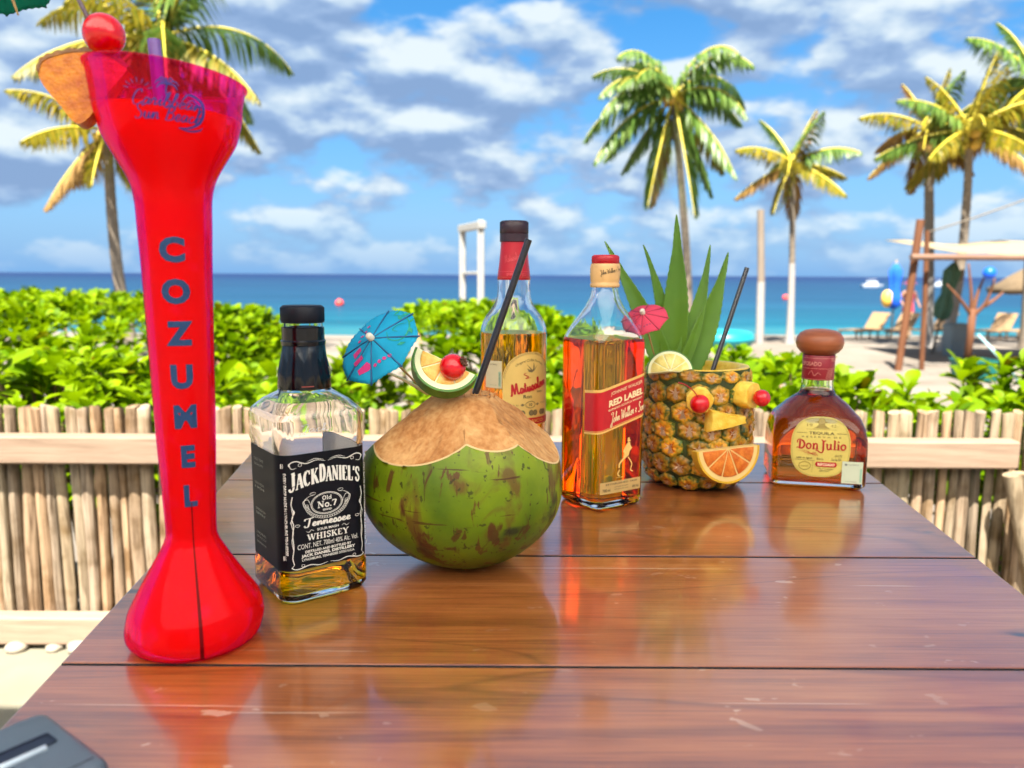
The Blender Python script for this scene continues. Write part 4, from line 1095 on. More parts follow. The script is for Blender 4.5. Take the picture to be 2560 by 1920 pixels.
def perimeter(hw, hd, c):
    """arc-length walk round a rounded rectangle; 0 at the middle of the front face, positive to the viewer's right"""
    pts = []
    sec = rsec(hw, hd, c, 0, 8)
    k = [i for i, p in enumerate(sec) if abs(p[1] + hd) < 1e-6 and p[0] > 0][0]
    seq = sec[k:] + sec[:k]
    pts = [(0, -hd)] + [(p[0], p[1]) for p in seq] + [(0, -hd)]
    P_ = np.array(pts); d = np.r_[0, np.cumsum(np.hypot(*np.diff(P_, axis=0).T))]
    tot = d[-1]
    def at(u):
        u = u % tot
        i = min(int(np.searchsorted(d, u, 'right')) - 1, len(d) - 2)
        f = (u - d[i]) / max(1e-9, d[i + 1] - d[i])
        p = P_[i] + (P_[i + 1] - P_[i]) * f
        t = P_[i + 1] - P_[i]; t = t / (np.linalg.norm(t) + 1e-12)
        return p, np.array([t[1], -t[0]])
    return at
def wrapfn(hw, hd, c):
    at = perimeter(hw, hd, c)
    def fn(u, v, h):
        p, n = at(u)
        return (p[0] + n[0] * h, p[1] + n[1] * h, v)
    return fn
def sheet(fn, u0, u1, v0, v1, h, nu=40, nv=1, shape=None):
    mb = MB(); vs = []
    for j in range(nv + 1):
        for i in range(nu + 1):
            u = u0 + (u1 - u0) * i / nu; a, b = (v0, v1) if shape is None else shape(u)
            vs.append(fn(u, a + (b - a) * j / nv, h))
    return mb.add(vs, [(i + j * (nu + 1), i + 1 + j * (nu + 1), i + 1 + (j + 1) * (nu + 1), i + (j + 1) * (nu + 1)) for j in range(nv) for i in range(nu)])
def screwcap(parent, r, z0, z1, mat, name='cap', ribs=48, band=None):
    mb = MB(); n = ribs * 2
    def lp(r_, z, amp): return [((r_ + (amp if j % 2 else 0)) * math.cos(2 * PI * j / n), (r_ + (amp if j % 2 else 0)) * math.sin(2 * PI * j / n), z) for j in range(n)]
    zb = z0 + (z1 - z0) * (band or .12)
    mb.loft([lp(r - .0006, z0, 0), lp(r, z0 + .0005, 0), lp(r, zb, 0), lp(r - .0005, zb + .0004, 0), lp(r - .0004, zb + .001, .0005), lp(r - .0004, z1 - .002, .0005), lp(r - .0008, z1 - .001, 0), lp(r - .002, z1, 0)])
    return mb.build(name, mat, parent, sharp=35)
ink_white = plain('ink_silver', S(222, 220, 208), .5)
ink_red = plain('ink_red', S(176, 16, 26), .5)
ink_gold = plain('ink_gold', S(226, 178, 84), .4)
ink_dark = plain('ink_dark', S(66, 58, 34), .6)
ink_blue = plain('ink_blue', S(2, 48, 90), .5)
ink_grey = plain('ink_grey', S(120, 124, 112), .6)

# ---- square bottle with black label
def black_label_bottle():
    t = empty('whiskey_bottle', (-.1708, .6342, TZ + .0006), R(37), 'square clear whiskey bottle with black label and black cap beside the coconut', 'bottle')
    secs = [(.0305, .0305, .010, 0), (.0335, .0335, .012, .0012), (.0357, .0357, .012, .006), (.0357, .0357, .012, .0235), (.0347, .0347, .0115, .027), (.0347, .0347, .0115, .1235),
            (.0357, .0357, .012, .1275), (.0357, .0357, .012, .148), (.0345, .0345, .013, .1525), (.0285, .0285, .0165, .1605), (.0205, .0205, .0195, .1668), (.0188, .0188, .0188, .1705), (.0192, .0192, .0192, .176), (.0172, .0172, .0172, .195), (.0145, .0145, .0145, .2235)]
    mb = MB(); inner = shell(mb, secs, .0028, 0, .060, base=.006)
    mb.build('glass', clear_glass, t, sharp=50)
    liquid(inner, 0, .060, 'whiskey', (1.0, .74, .13, 1), t)
    black = plain('label_black', S(14, 14, 20), .5, .1, 60, Specular_IOR_Level=.15)
    fn = wrapfn(.0347, .0347, .0115)
    sheet(fn, -.1010, .1010, .0290, .1217, .00012, 150).build('label_backing', plain('label_paper', S(196, 194, 200), .8), t)
    lab = sheet(fn, -.1015, .1015, .0285, .1222, .0003, 150).build('label', black, t)
    P_ = Print(fn, .00045)
    k = ink_white
    # wordmark on an arch
    def archy(x, y): return (x, y + .0055 * (1 - (x / .029) ** 2))
    P_.strokes("JACK", -.0168, .0920, .0125, k, w=.0225, warp=archy, weight=1.05, scale_fn=lambda q: 1.22 if q < .18 else 1)
    P_.strokes("DANIEL'S", .0110, .0920, .0125, k, w=.0325, warp=archy, weight=1.05, scale_fn=lambda q: 1.22 if q < .15 else 1)
    # medallion
    P_.ellipse(0, .0800, .0125, .0088, k, .0005); P_.ellipse(0, .0800, .0116, .0080, k, .0003)
    for i in range(26):
        a = R(180 + 180 * i / 25); x, y = .0158 * math.cos(a), .0800 + .0112 * math.sin(a)
        P_.ribbon(arc(x, y, .0014, .0011, 0, 360, 10), .00028, k)
    for sg in (-1, 1):
        P_.ribbon(bez([(sg * .0125, .0795), (sg * .0150, .0850), (sg * .0185, .0840), (sg * .0180, .0800), (sg * .0165, .0770)], 6), .0005, k, taper=True)
        P_.ribbon(bez([(sg * .0135, .0770), (sg * .0165, .0800), (sg * .0178, .0845), (sg * .0140, .0875), (sg * .0105, .0880)], 6), .0004, k, taper=True)
        P_.ribbon(arc(sg * .0110, .0893, .0022, .0010, 0, 330, 14), .0003, k)
    P_.strokes("Old", 0, .0830, .0033, k, w=.0078, weight=.9)
    P_.strokes("No.7", 0, .0770, .0052, k, w=.0155)
    P_.text("BRAND", 0, .0742, .0016, k, w=.0070, bold=.02)
    # script line and the rest
    P_.strokes("Tennessee", 0, .0632, .0068, k, w=.0370, font=SCRIPT, thick=.16)
    P_.text("SOUR MASH", 0, .0588, .0020, k, w=.0170, bold=.02)
    for sg in (-1, 1): P_.ribbon(bez([(sg * .0110, .0592), (sg * .0130, .0604), (sg * .0150, .0588), (sg * .0172, .0600)], 5), .0004, k, taper=True)
    P_.strokes("WHISKEY", 0, .0520, .0050, k, w=.0330)
    P_.text("CONT. NET. 700ml 40% Alc. Vol.", 0, .0462, .0042, k, w=.0480, bold=.0)
    P_.text("DISTILLED AND BOTTLED BY", 0, .0424, .0020, k, w=.0370, bold=.03)
    P_.text("JACK DANIEL DISTILLERY", 0, .0393, .0022, k, w=.0430, bold=.04)
    P_.text("LYNCHBURG, TENNESSEE 37352 U.S.A.", 0, .0362, .0019, k, w=.0420, bold=.02)
    # scroll border
    for sg in (-1, 1):
        P_.ribbon(bez([(sg * .0010, .1150), (sg * .0080, .1165), (sg * .0160, .1148), (sg * .0235, .1175), (sg * .0275, .1155), (sg * .0262, .1118), (sg * .0232, .1122)], 6), .0007, k, taper=True)
        P_.ribbon(arc(sg * .0205, .1143, .0013, .0012, 0, 360, 12), .0003, k)
        P_.ribbon(bez([(sg * .0020, .1162), (sg * .0090, .1178), (sg * .0150, .1160)], 6), .0004, k, taper=True)
        P_.ribbon(bez([(sg * .0262, .0895), (sg * .0272, .0830), (sg * .0256, .0770), (sg * .0270, .0715), (sg * .0258, .0660), (sg * .0268, .0590), (sg * .0262, .0480), (sg * .0272, .0400), (sg * .0262, .0345)], 6), .0006, k)
        P_.ribbon(bez([(sg * .0270, .0800), (sg * .0262, .0740), (sg * .0276, .0690), (sg * .0262, .0610), (sg * .0274, .0540), (sg * .0266, .0470)], 6), .0004, k)
        P_.ellipse(sg * .0236, .0658, .0015, .0009, k, .0003)
        P_.ribbon(bez([(sg * .0262, .0345), (sg * .0276, .0318), (sg * .0240, .0304), (sg * .0150, .0322), (sg * .0080, .0306), (sg * .0010, .0316)], 6), .0007, k, taper=True)
        P_.ribbon(arc(sg * .0205, .0327, .0012, .0010, 0, 360, 12), .0003, k)
    for sg, s in ((-1, "EVERY DROP MADE IN LYNCHBURG TENNESSEE"), (1, "QUALITY & CRAFTSMANSHIP SINCE 1866")):
        P_.text(s, sg * .0318 + (.0007 if sg < 0 else -.0007), .0755, .0014, k, w=.066, rot=R(90 if sg > 0 else -90), bold=.01)
        for zz in (.0385, .1125):
            for d in (-.0005, .0005): P_.ribbon([(sg * .0318 + d, zz), (sg * .0318 + d, zz + .0035)], .0003, k)
    # left side of the label
    for y, s, h in ((.112, "OLD TIME", .0022), (.108, "QUALITY", .0018), (.092, "GOLD MEDAL", .002), (.0885, "1904", .002), (.070, "SMOOTH", .002), (.0665, "SIPPIN'", .002), (.050, "LYNCHBURG", .002), (.0465, "LEM MOTLOW", .0017), (.042, "PROPRIETOR", .0015)):
        P_.text(s, -.0660, y, h, ink_grey, w=.020)
    P_.build(lab)
    # neck sleeve (faceted) and cap
    sl = plain('sleeve_black', S(8, 8, 12), .16, Specular_IOR_Level=.4)
    mb = MB(); lps = []
    for z, r, f in ((.1690, .0200, .0), (.1700, .0206, .6), (.183, .0203, 1), (.197, .0172, 1), (.2035, .0160, .5), (.2045, .0166, 0), (.2075, .0168, 0), (.2085, .0160, 0), (.2185, .0159, 0), (.2190, .0150, 0)):
        lps.append([(r * (1 - f * .06 * (1 - abs(math.cos(4 * a)))) * math.cos(a), r * (1 - f * .06 * (1 - abs(math.cos(4 * a)))) * math.sin(a), z) for a in [2 * PI * j / 64 for j in range(64)]])
    mb.loft(lps, False, False)
    s_ = mb.build('neck_sleeve', sl, t, sharp=30)
    def nf(u, v, h):
        r = .0203 - (.0036 * max(0, (v - .183)) / .014) + h
        return (r * math.sin(u / .0195), -r * math.cos(u / .0195), v)
    P2 = Print(nf, .0004)
    P2.strokes("No.7", .0200, .180, .0065, ink_grey, w=.012); P2.text("BRAND", .0200, .1772, .0016, ink_grey, w=.010)
    P2.ribbon([(-.0095, .1722), (-.001, .1722)], .0007, plain('ink_rust', S(150, 60, 50), .5))
    P2.build(s_)
    screwcap(t, .0163, .2222, .2362, plain('cap_black', S(12, 15, 26), .5, Specular_IOR_Level=.25), ribs=44, band=.05)
    P3 = Print(lambda u, v, h: (u, -.0357 - h, v), .0002)
    P3.strokes("Jack", -.008, .139, .006, plain('embossed_glass', S(190, 192, 198), .2), w=.022, font=SCRIPT, thick=.06)
    P3.build(t, {list(P3.inks)[0]: 'embossed_signature'})
black_label_bottle()
bpy.data.objects['whiskey_bottle'].scale = (1.07, 1.07, 1.0)      # stockier than first drawn

# ---- round rum bottle
def rum_bottle():
    t = empty('rum_bottle', (.0016, .95, TZ + .0006), 0, 'round clear rum bottle with cream label and red neck behind the coconut', 'bottle')
    pr = [(.034, 0), (.038, .001), (.0402, .005), (.0405, .012), (.0404, .19), (.0396, .198), (.0372, .2055), (.0330, .2130), (.0275, .2200), (.0232, .2270), (.0206, .2350), (.0198, .2430), (.0197, .256), (.0175, .275), (.0155, .298), (.0140, .318)]
    secs = [(r, r, r, z) for r, z in pr]
    mb = MB(); inner = shell(mb, secs, .0025, 0, .1925, base=.008)
    mb.build('glass', clear_glass, t, sharp=60)
    liquid(inner, 0, .1925, 'rum', (1.0, .56, .04, 1), t, base=.008)
    def fn(u, v, h): return ((.0404 + h) * math.sin(u / .0404), -(.0404 + h) * math.cos(u / .0404), v)
    cream = plain('label_cream', S(214, 178, 96), .55, .06, 50); rim = plain('label_edge', S(120, 84, 40), .5)
    u0, u1 = -.0130, .0560; um = .0215; hw = (u1 - u0) / 2
    def arch(top, bot, ins=0):
        def f(u):
            q = max(0, 1 - abs((u - um) / (hw - ins)) ** 2.2)
            return (bot, top - ins - .030 + .030 * q ** .6)
        return f
    lab = sheet(fn, u0, u1, 0, 0, .0002, 60, 6, arch(.1715, .083)).build('label', cream, t)
    P_ = Print(fn, .0004)
    for ins, w, ink in ((.0012, .0005, rim), (.0024, .0003, rim)):
        f = arch(.1715, .083, ins)
        B_ = Print(fn, .0004)
        B_.ribbon([(u0 + ins + (u1 - u0 - 2 * ins) * i / 60, f(u0 + ins + (u1 - u0 - 2 * ins) * i / 60)[1]) for i in range(61)], w, ink)
        B_.build(lab, {ink: 'border_line'})
    P_.text("Original CUBA Formula", um, .1605, .0030, ink_dark, w=.038, warp=lambda x, y: (x, y - 18 * (x - um) ** 2))
    bird = plain('ink_olive', S(120, 104, 66), .6)
    bx, by = um + .001, .1500
    P_.poly([(bx - .006, by + .002), (bx - .001, by), (bx + .004, by + .001), (bx + .009, by + .006), (bx + .004, by - .001), (bx + .0005, by - .003), (bx - .004, by - .002)], bird)
    P_.poly([(bx - .001, by), (bx - .007, by + .0075), (bx - .003, by + .004), (bx + .001, by + .0005)], bird)
    P_.poly([(bx + .002, by), (bx + .003, by + .009), (bx + .0045, by + .004), (bx + .004, by + .0005)], bird)
    P_.ribbon(bez([(bx - .006, by - .003), (bx - .010, by - .005), (bx - .004, by - .008), (bx - .008, by - .010), (bx - .001, by - .009)], 6), .0011, ink_red, taper=True)
    P_.strokes("Matusalem", um + .001, .1250, .0135, ink_red, w=.052, font=SCRIPT, thick=.17, rot=R(13))
    P_.text("Solera", um + .014, .1225, .0033, ink_dark, w=.010)
    P_.text("Ron", um - .004, .1165, .0042, ink_dark, w=.011, bold=.02)
    P_.ellipse(um, .1085, .0068, .0042, ink_dark, .0004); P_.ellipse(um, .1085, .0060, .0035, ink_dark, .00025)
    P_.text("10", um, .1068, .0036, ink_dark, bold=.02)
    for sg in (-1, 1):
        P_.poly([(um + sg * .0075, .1085), (um + sg * .0105, .1102), (um + sg * .0130, .1085), (um + sg * .0105, .1068)], bird)
    P_.text("40% Alc. Vol.", um - .021, .1073, .0021, ink_dark, w=.012); P_.text("750 ml", um + .020, .1085, .0021, ink_dark, w=.009)
    for i, x in enumerate((-.017, -.0105, .001, .0065, .017, .0215)):
        P_.ellipse(um + x, .0985, .0036, .0036, bird); P_.ellipse(um + x, .0985, .0026, .0026, ink_dark, .0003)
    for a, b in ((.0845, .0925),):
        P_._put([(u0 + (u1 - u0) * i / 40, z) for z in (a, b) for i in range(41)], [(i, i + 1, i + 42, i + 41) for i in range(40)], ink_red)
    P_.text("CLASICO", um + .003, .0868, .0036, ink_gold, w=.036)
    P_.build(lab, {bird: 'emblem', ink_red: 'red_print'})
    # tax sticker
    st = plain('sticker_tan', S(196, 178, 138), .6, .05, 60)
    s_ = sheet(fn, -.0385, -.0138, .128, .1605, .0002, 24, 1).build('sticker', st, t)
    P_ = Print(fn, .0004)
    P_.text("HACIENDA", -.0255, .1555, .0018, ink_dark, w=.011); P_.ellipse(-.0335, .1563, .0011, .0011, ink_dark)
    P_.text("SHCP", -.0255, .1310, .0011, ink_grey, w=.010)
    gr = plain('ink_sage', S(140, 160, 130), .6)
    P_._put([(-.0182, .130), (-.0150, .130), (-.0150, .148), (-.0182, .148)], [(0, 1, 2, 3)], gr)
    P_.text("MARBETE", -.0161, .139, .0016, ink_dark, w=.014, rot=R(90))
    P_.build(s_)
    red = plain('foil_red', S(176, 10, 26), .32, .06, 40)
    mb = MB(); mb.lathe([(.0196, .2555), (.0201, .2560), (.0196, .2620), (.0178, .2760), (.0163, .2930), (.0158, .3020)], 48, False, False)
    sl = mb.build('neck_foil', red, t)
    def nf(u, v, h):
        r = np.interp(v, [.2555, .262, .276, .293, .302], [.0201, .0197, .0179, .0164, .0159]) + h
        return (r * math.sin(u / .018), -r * math.cos(u / .018), v)
    P_ = Print(nf, .0003)
    ir = plain('ink_pale_red', S(214, 80, 84), .5)
    P_.ribbon([(-.026 + .052 * i / 30, .2655) for i in range(31)], .0004, ir); P_.ribbon([(-.026 + .052 * i / 30, .2585) for i in range(31)], .0003, ir)
    P_.text("IMPORTED", .003, .2602, .0036, ir, w=.022); P_.strokes("Matusalem", -.001, .278, .009, ir, w=.022, font=SCRIPT, thick=.05, rot=R(14))
    P_.build(sl)
    screwcap(t, .0172, .3005, .3255, plain('cap_maroon', S(44, 16, 28), .4), ribs=40, band=.38)
rum_bottle()

# ---- tall square scotch bottle with slanted red label
def red_label_bottle():
    t = empty('scotch_bottle', (.1045, .8869, TZ + .0006), R(33.3), 'tall square bottle of amber scotch with slanted red label before the pineapple', 'bottle')
    secs = [(.0310, .0310, .009, 0), (.0340, .0340, .010, .001), (.0362, .0362, .011, .005), (.0362, .0362, .011, .186), (.0354, .0354, .012, .193), (.0325, .0325, .0135, .2015), (.0272, .0272, .0160, .2130), (.0215, .0215, .0185, .2255), (.0170, .0170, .0168, .2365), (.0142, .0142, .0142, .2480), (.0135, .0135, .0135, .2740)]
    mb = MB(); inner = shell(mb, secs, .0030, 0, .1905, base=.009)
    mb.build('glass', clear_glass, t, sharp=50)
    liquid(inner, 0, .1905, 'scotch', (1.0, .52, .006, 1), t, base=.009)
    fn = wrapfn(.0362, .0362, .011)
    red = plain('label_red', S(186, 14, 24), .42, .05, 60); gold = plain('label_gold', S(226, 178, 92), .35)
    tan = math.tan(R(13.5))
    def band(lo, hi):
        def f(u):
            uu = max(u, -.032) ; k = (uu + .036) * tan - (max(0, -.032 - u)) * .10
            return (lo + k, hi + k)
        return f
    lab = sheet(fn, -.0545, .0385, 0, 0, .0003, 90, 1, band(.0870, .1365)).build('label', red, t)
    P_ = Print(fn, .00045)
    for lo, hi in ((.1335, .1365), (.0870, .0892)):
        f = band(lo, hi)
        us = [-.0545 + .093 * i / 60 for i in range(61)]
        G_ = Print(fn, .00045)
        G_._put([(u, f(u)[0]) for u in us] + [(u, f(u)[1]) for u in us], [(i, i + 1, i + 62, i + 61) for i in range(60)], gold)
        G_.build(lab, {gold: 'gold_band'})
    f = band(.0902, 0)
    P_.ribbon([(-.0545 + .093 * i / 60, f(-.0545 + .093 * i / 60)[0]) for i in range(61)], .0005, gold)
    sk = lambda x, y: (x, y + (x + .036) * tan)
    pale = plain('ink_pale_gold', S(240, 214, 160), .5)
    P_.text("JOHNNIE WALKER", .0045, .1262, .0038, pale, w=.046, warp=sk)
    P_.text("RED LABEL", .0040, .1140, .0070, pale, w=.0500, bold=.045, warp=sk)
    P_.text("BLENDED SCOTCH WHISKY", .0035, .1092, .0023, pale, w=.0500, bold=.01, warp=sk)
    P_.strokes("John Walker & Son", .0070, .0945, .0115, pale, w=.0500, font=SCRIPT, thick=.10, warp=sk)
    P_.build(lab)
    # lower small label
    sm = plain('label_olive_gold', S(196, 160, 96), .5, .05, 60)
    l2 = sheet(fn, -.0305, .0290, .0190, .0325, .0003, 20).build('lower_label', sm, t)
    P_ = Print(fn, .00045)
    for z in (.0196, .0318): P_.ribbon([(-.0305, z), (.0290, z)], .0006, ink_red)
    P_.text("ESTABLISHED 1820", 0, .0287, .0019, ink_dark, w=.046, bold=.02)
    P_.text("700 ml", -.022, .0215, .0035, ink_dark, w=.011, bold=.02); P_.text("40% Vol.", .021, .0215, .0030, ink_dark, w=.010, bold=.02)
    P_.text("DISTILLED BLENDED", 0, .0250, .0014, ink_dark, w=.020); P_.text("BOTTLED IN SCOTLAND", 0, .0222, .0014, ink_dark, w=.020)
    P_.build(l2)
    # striding figure and signature pressed on the glass
    pg = plain('print_pale_gold', S(232, 190, 104), .4)
    P_ = Print(fn, .0003)
    x0, y0 = .006, .038
    P_.poly([(x0 + .0025, y0 + .0375), (x0 + .0058, y0 + .0380), (x0 + .0060, y0 + .0398), (x0 + .0010, y0 + .0396)], pg)                       # hat
    P_.poly([(x0 + .0015, y0 + .0398), (x0 + .0050, y0 + .0398), (x0 + .0046, y0 + .0425), (x0 + .0020, y0 + .0425)], pg)
    P_.poly([(x0 + .0022, y0 + .0372), (x0 + .0052, y0 + .0372), (x0 + .0058, y0 + .034), (x0 + .0085, y0 + .030), (x0 + .0050, y0 + .0262), (x0 + .0040, y0 + .022), (x0 - .0050, y0 + .0165), (x0 - .0030, y0 + .024), (x0 - .0045, y0 + .0285), (x0 - .0005, y0 + .0345)], pg)
    P_.ribbon(bez([(x0 - .003, y0 + .0195), (x0 - .0095, y0 + .0135), (x0 - .0100, y0 + .0090)], 6), .0022, pg)
    P_.ribbon(bez([(x0 - .0092, y0 + .0065), (x0 - .0118, y0 + .0030), (x0 - .0110, y0 + .0005), (x0 - .0090, y0 - .0005)], 6), .0016, pg)
    P_.ribbon(bez([(x0 + .003, y0 + .0200), (x0 + .0085, y0 + .0120), (x0 + .0072, y0 + .0050), (x0 + .0105, y0 + .0025)], 6), .0014, pg)
    P_.ribbon([(x0 - .014, y0 - .0020), (x0 - .004, y0 - .0020)], .0004, pg)
    P_.build(t, {pg: 'striding_figure'})
    foil = plain('foil_gold', S(214, 168, 106), .35, .08, 60)
    mb = MB(); mb.lathe([(.0160, .2482), (.0166, .2490), (.0168, .2515), (.0158, .2530), (.0163, .2550), (.0170, .2620), (.0170, .2700), (.0164, .2735), (.0160, .2745)], 48, False, False)
    fo = mb.build('neck_foil', foil, t)
    def nf(u, v, h): return ((.0171 + h) * math.sin(u / .017), -(.0171 + h) * math.cos(u / .017), v)
    P_ = Print(nf, .0004)
    P_.strokes("John Walker & Son", -.004, .2645, .0050, ink_dark, w=.026, font=SCRIPT, thick=.09, rot=R(12)); P_.strokes("Sons", .011, .2570, .004, ink_dark, w=.008, font=SCRIPT, thick=.1)
    P_.build(fo)
    screwcap(t, .0155, .2742, .2842, plain('cap_red', S(176, 14, 26), .4), ribs=36, band=.1)
red_label_bottle()

# ---- squat tequila bottle with wooden knob
def tequila_bottle():
    t = empty('tequila_bottle', (.391, .9866, TZ + .0006), R(-12), 'squat arched tequila bottle with round wooden stopper near the right table edge', 'bottle')
    q = [(.0440, .0380, 0), (.0480, .0420, .0012), (.0512, .0465, .006), (.0515, .0468, .045), (.0512, .0466, .062), (.0498, .0458, .076), (.0462, .0440, .087), (.0400, .0385, .0945), (.0335, .0325, .1025), (.0265, .0262, .1085), (.0212, .0212, .1130), (.0186, .0186, .1185), (.0176, .0176, .1260), (.0172, .0172, .1600)]
    secs = [(a, b, min(b, .0085 if z < .06 else .0085 + (b - .0085) * min(1, (z - .06) / .05)), z) for a, b, z in q]
    # finer rings over the shoulder
    fine = []
    for a, b in zip(secs, secs[1:]):
        fine.append(a)
        if a[3] >= .045 and b[3] <= .126: fine.append(tuple((a[i] + b[i]) / 2 for i in range(4)))
    secs = fine + [secs[-1]]
    mb = MB(); inner = shell(mb, secs, .0035, 0, .1185, base=.008)
    mb.build('glass', clear_glass, t, sharp=60)
    liquid(inner, 0, .1185, 'tequila', (.86, .36, .04, 1), t, base=.008)
    def front(u, v, h):
        s = interp(secs, v)
        hw, hd, c = s[0], s[1], s[2]
        e = abs(u) - (hw - c)
        y = -hd if e <= 0 else -(hd - c) - math.sqrt(max(0, c * c - min(e, c) ** 2))
        return (u, y - h, v)
    lab = plain('label_yellow_cream', S(206, 186, 92), .5, .05, 60); edge = plain('label_rim', S(150, 128, 52), .45)
    cu, cv, ru, rv = -.0005, .0535, .0318, .0372
    def oval(u, k=0):
        q = max(0, 1 - (abs(u - cu) / (ru - k)) ** 2.7)
        d = (rv - k) * q ** (1 / 2.5)
        return (cv - d, cv + d)
    us0 = [cu + ru * math.sin(PI * (i / 60 - .5)) for i in range(61)]
    mb = MB(); vs = []
    for j in range(9):
        for u in us0:
            a, b = oval(u); vs.append(front(u, a + (b - a) * j / 8, .0004))
    mb.add(vs, [(i + j * 61, i + 1 + j * 61, i + 1 + (j + 1) * 61, i + (j + 1) * 61) for j in range(8) for i in range(60)])
    lb = mb.build('label', lab, t)
    P_ = Print(front, .0007)
    us = [cu + (ru - .0012) * math.sin(PI * (i / 60 - .5)) for i in range(61)]
    P_.ribbon([(u, oval(u, .0012)[1]) for u in us] + [(u, oval(u, .0012)[0]) for u in us[::-1]], .0004, edge)
    # hat and shoulders emblem
    P_.poly([(-.009, .0772), (-.0058, .0786), (-.0050, .0800), (-.0036, .0812), (-.0036, .0836), (-.0080, .0846), (-.0040, .0853), (-.0028, .0888), (.0026, .0888), (.0036, .0853), (.0076, .0846), (.0034, .0836), (.0032, .0812), (.0046, .0800), (.0056, .0786), (.0088, .0772)], edge)
    P_.ribbon([(-.0165, .0758), (.0155, .0758)], .0003, edge)
    P_.text("19", -.0130, .0790, .0034, edge, w=.0060); P_.text("42", .0122, .0790, .0034, edge, w=.0060)
    P_.text("TEQUILA", 0, .0695, .0034, ink_dark, w=.0270, bold=.01)
    for sg in (-1, 1): P_.ribbon([(sg * .0160, .0712), (sg * .0268, .0712)], .0004, ink_dark)
    P_.text("R E S E R V A  D E", 0, .0655, .0018, ink_dark, w=.0420)
    P_.strokes("qonjulio", .0003, .0510, .0118, ink_red, w=.0530, weight=.95)
    for i in range(4):
        P_.ribbon(bez([(-.024 + i * .002, .0480 - i * .0003), (-.016 + i * .001, .0492 - i * .0015), (-.008, .0440 + i * .0010), (-.003 - i * .001, .0432 + i * .0012), (-.006, .0478)], 6), .0004, ink_red, taper=True)
    P_.text("100% de Agave", -.0175, .0388, .0025, ink_dark, w=.0170, shear=.2)
    P_.text("HECHO EN", .0190, .0440, .0013, ink_dark, w=.0075); P_.text("MEXICO", .0190, .0424, .0013, ink_dark, w=.0075)
    P_.text("38% Alc. Vol.", -.0005, .0378, .0030, ink_dark, w=.0075); P_.text("Cont. Net. 700ml", .0170, .0378, .0030, ink_dark, w=.0105)
    P_.ribbon([(-.0275, .0375), (-.0060, .0368)], .0003, ink_dark); P_.ribbon([(-.0080, .0365), (-.0085, .0220)], .0003, edge)
    P_.ellipse(-.0165, .0300, .0062, .0050, edge, .0008); P_.text("AGAVE", -.0165, .0288, .0022, edge, w=.008)
    P_.poly([(-.0055, .0325), (-.0040, .0355), (.0165, .0355), (.0180, .0325), (.0165, .0295), (-.0040, .0295)], ink_red)
    P_.text("REPOSADO", .0063, .0308, .0034, plain('ink_cream', S(238, 220, 176), .5), w=.0180, bold=.02)
    P_.strokes("Julio Francisco", .0050, .0245, .0040, ink_dark, w=.0170, font={**SCRIPT, 'f': SCRIPT['l']}, thick=.08) if False else P_.ribbon(bez([(-.003, .0262), (0, .0280), (.001, .0255), (.004, .0275), (.006, .0258), (.010, .0272), (.014, .0266), (.004, .0248), (-.001, .0240), (.005, .0236), (.010, .0240)], 6), .0003, ink_dark)
    P_.build(lb)
    # raised lettering on the shoulder
    eg = glassmat('embossed_amber', (.95, .55, .12, 1), 1.46)
    P_ = Print(front, .0004)
    P_.strokes("JULIO", -.001, .0915, .0058, eg, w=.0300, warp=lambda x, y: (x, y - 9 * x * x)) if False else P_.text("DON JULIO GONZALEZ", -.001, .0925, .0052, eg, w=.060, bold=-.01, warp=lambda x, y: (x, y - 12 * x * x))
    P_.build(t, {eg: 'embossed_name'})
    # tax sticker at the lower right
    st = plain('sticker_pale', S(198, 206, 176), .55, .04, 60)
    s_ = sheet(front, .0235, .0455, .0100, .0375, .0012, 20, 1).build('sticker', st, t)
    P_ = Print(front, .0015)
    P_.text("HACIENDA", .0355, .0330, .0016, ink_grey, w=.011); P_.ellipse(.0275, .0337, .0014, .0014, ink_grey)
    P_.text("SHCP MARBETE", .0335, .0120, .0011, ink_grey, w=.012)
    gr = plain('ink_mint', S(150, 190, 160), .6)
    P_._put([(.0425, .0120), (.0448, .0120), (.0448, .0290), (.0425, .0290)], [(0, 1, 2, 3)], gr)
    P_.build(s_)
    band = plain('neck_band_red', S(140, 22, 34), .45, .06, 60)
    mb = MB(); mb.lathe([(.0178, .1322), (.0180, .1326), (.0178, .1480), (.0180, .1630), (.0177, .1634)], 48, False, False)
    nb = mb.build('neck_band', band, t)
    def nf(u, v, h): return ((.0180 + h) * math.sin(u / .018), -(.0180 + h) * math.cos(u / .018), v)
    P_ = Print(nf, .0004)
    pk = plain('ink_rose', S(226, 150, 130), .5)
    P_.text("REPOSADO", -.0130, .1505, .0052, pk, w=.0260, bold=.0); P_.text("TEQUILA", .0215, .1560, .0045, pk, w=.0200)
    for z in (.1335, .1470, .1600): P_.ribbon([(-.028 + .056 * i / 30, z) for i in range(31)], .0003, pk)
    for i in range(7): P_.ribbon([(.006 + i * .0011, .1345), (.0085 + i * .0011, .1462)], .00025, pk)
    P_.ribbon(bez([(-.014, .139), (-.010, .144), (-.007, .138), (-.003, .142), (0, .139)], 6), .0003, pk)
    P_.build(nb)
    wood = woodmat('stopper_wood', S(112, 54, 28), S(166, 92, 52), .42, (3, 3, 30), 6, .2, .15, .2)
    mb = MB(); mb.lathe([(.0155, .1630), (.0172, .1640), (.0215, .1672), (.0250, .1720), (.0266, .1785), (.0258, .1850), (.0225, .1905), (.0165, .1942), (.0080, .1958), (.0002, .1962)], 48, True, False)
    mb.build('stopper', wood, t)
tequila_bottle()
bpy.data.objects['tequila_bottle'].scale = (1.09, 1.09, 1.0)

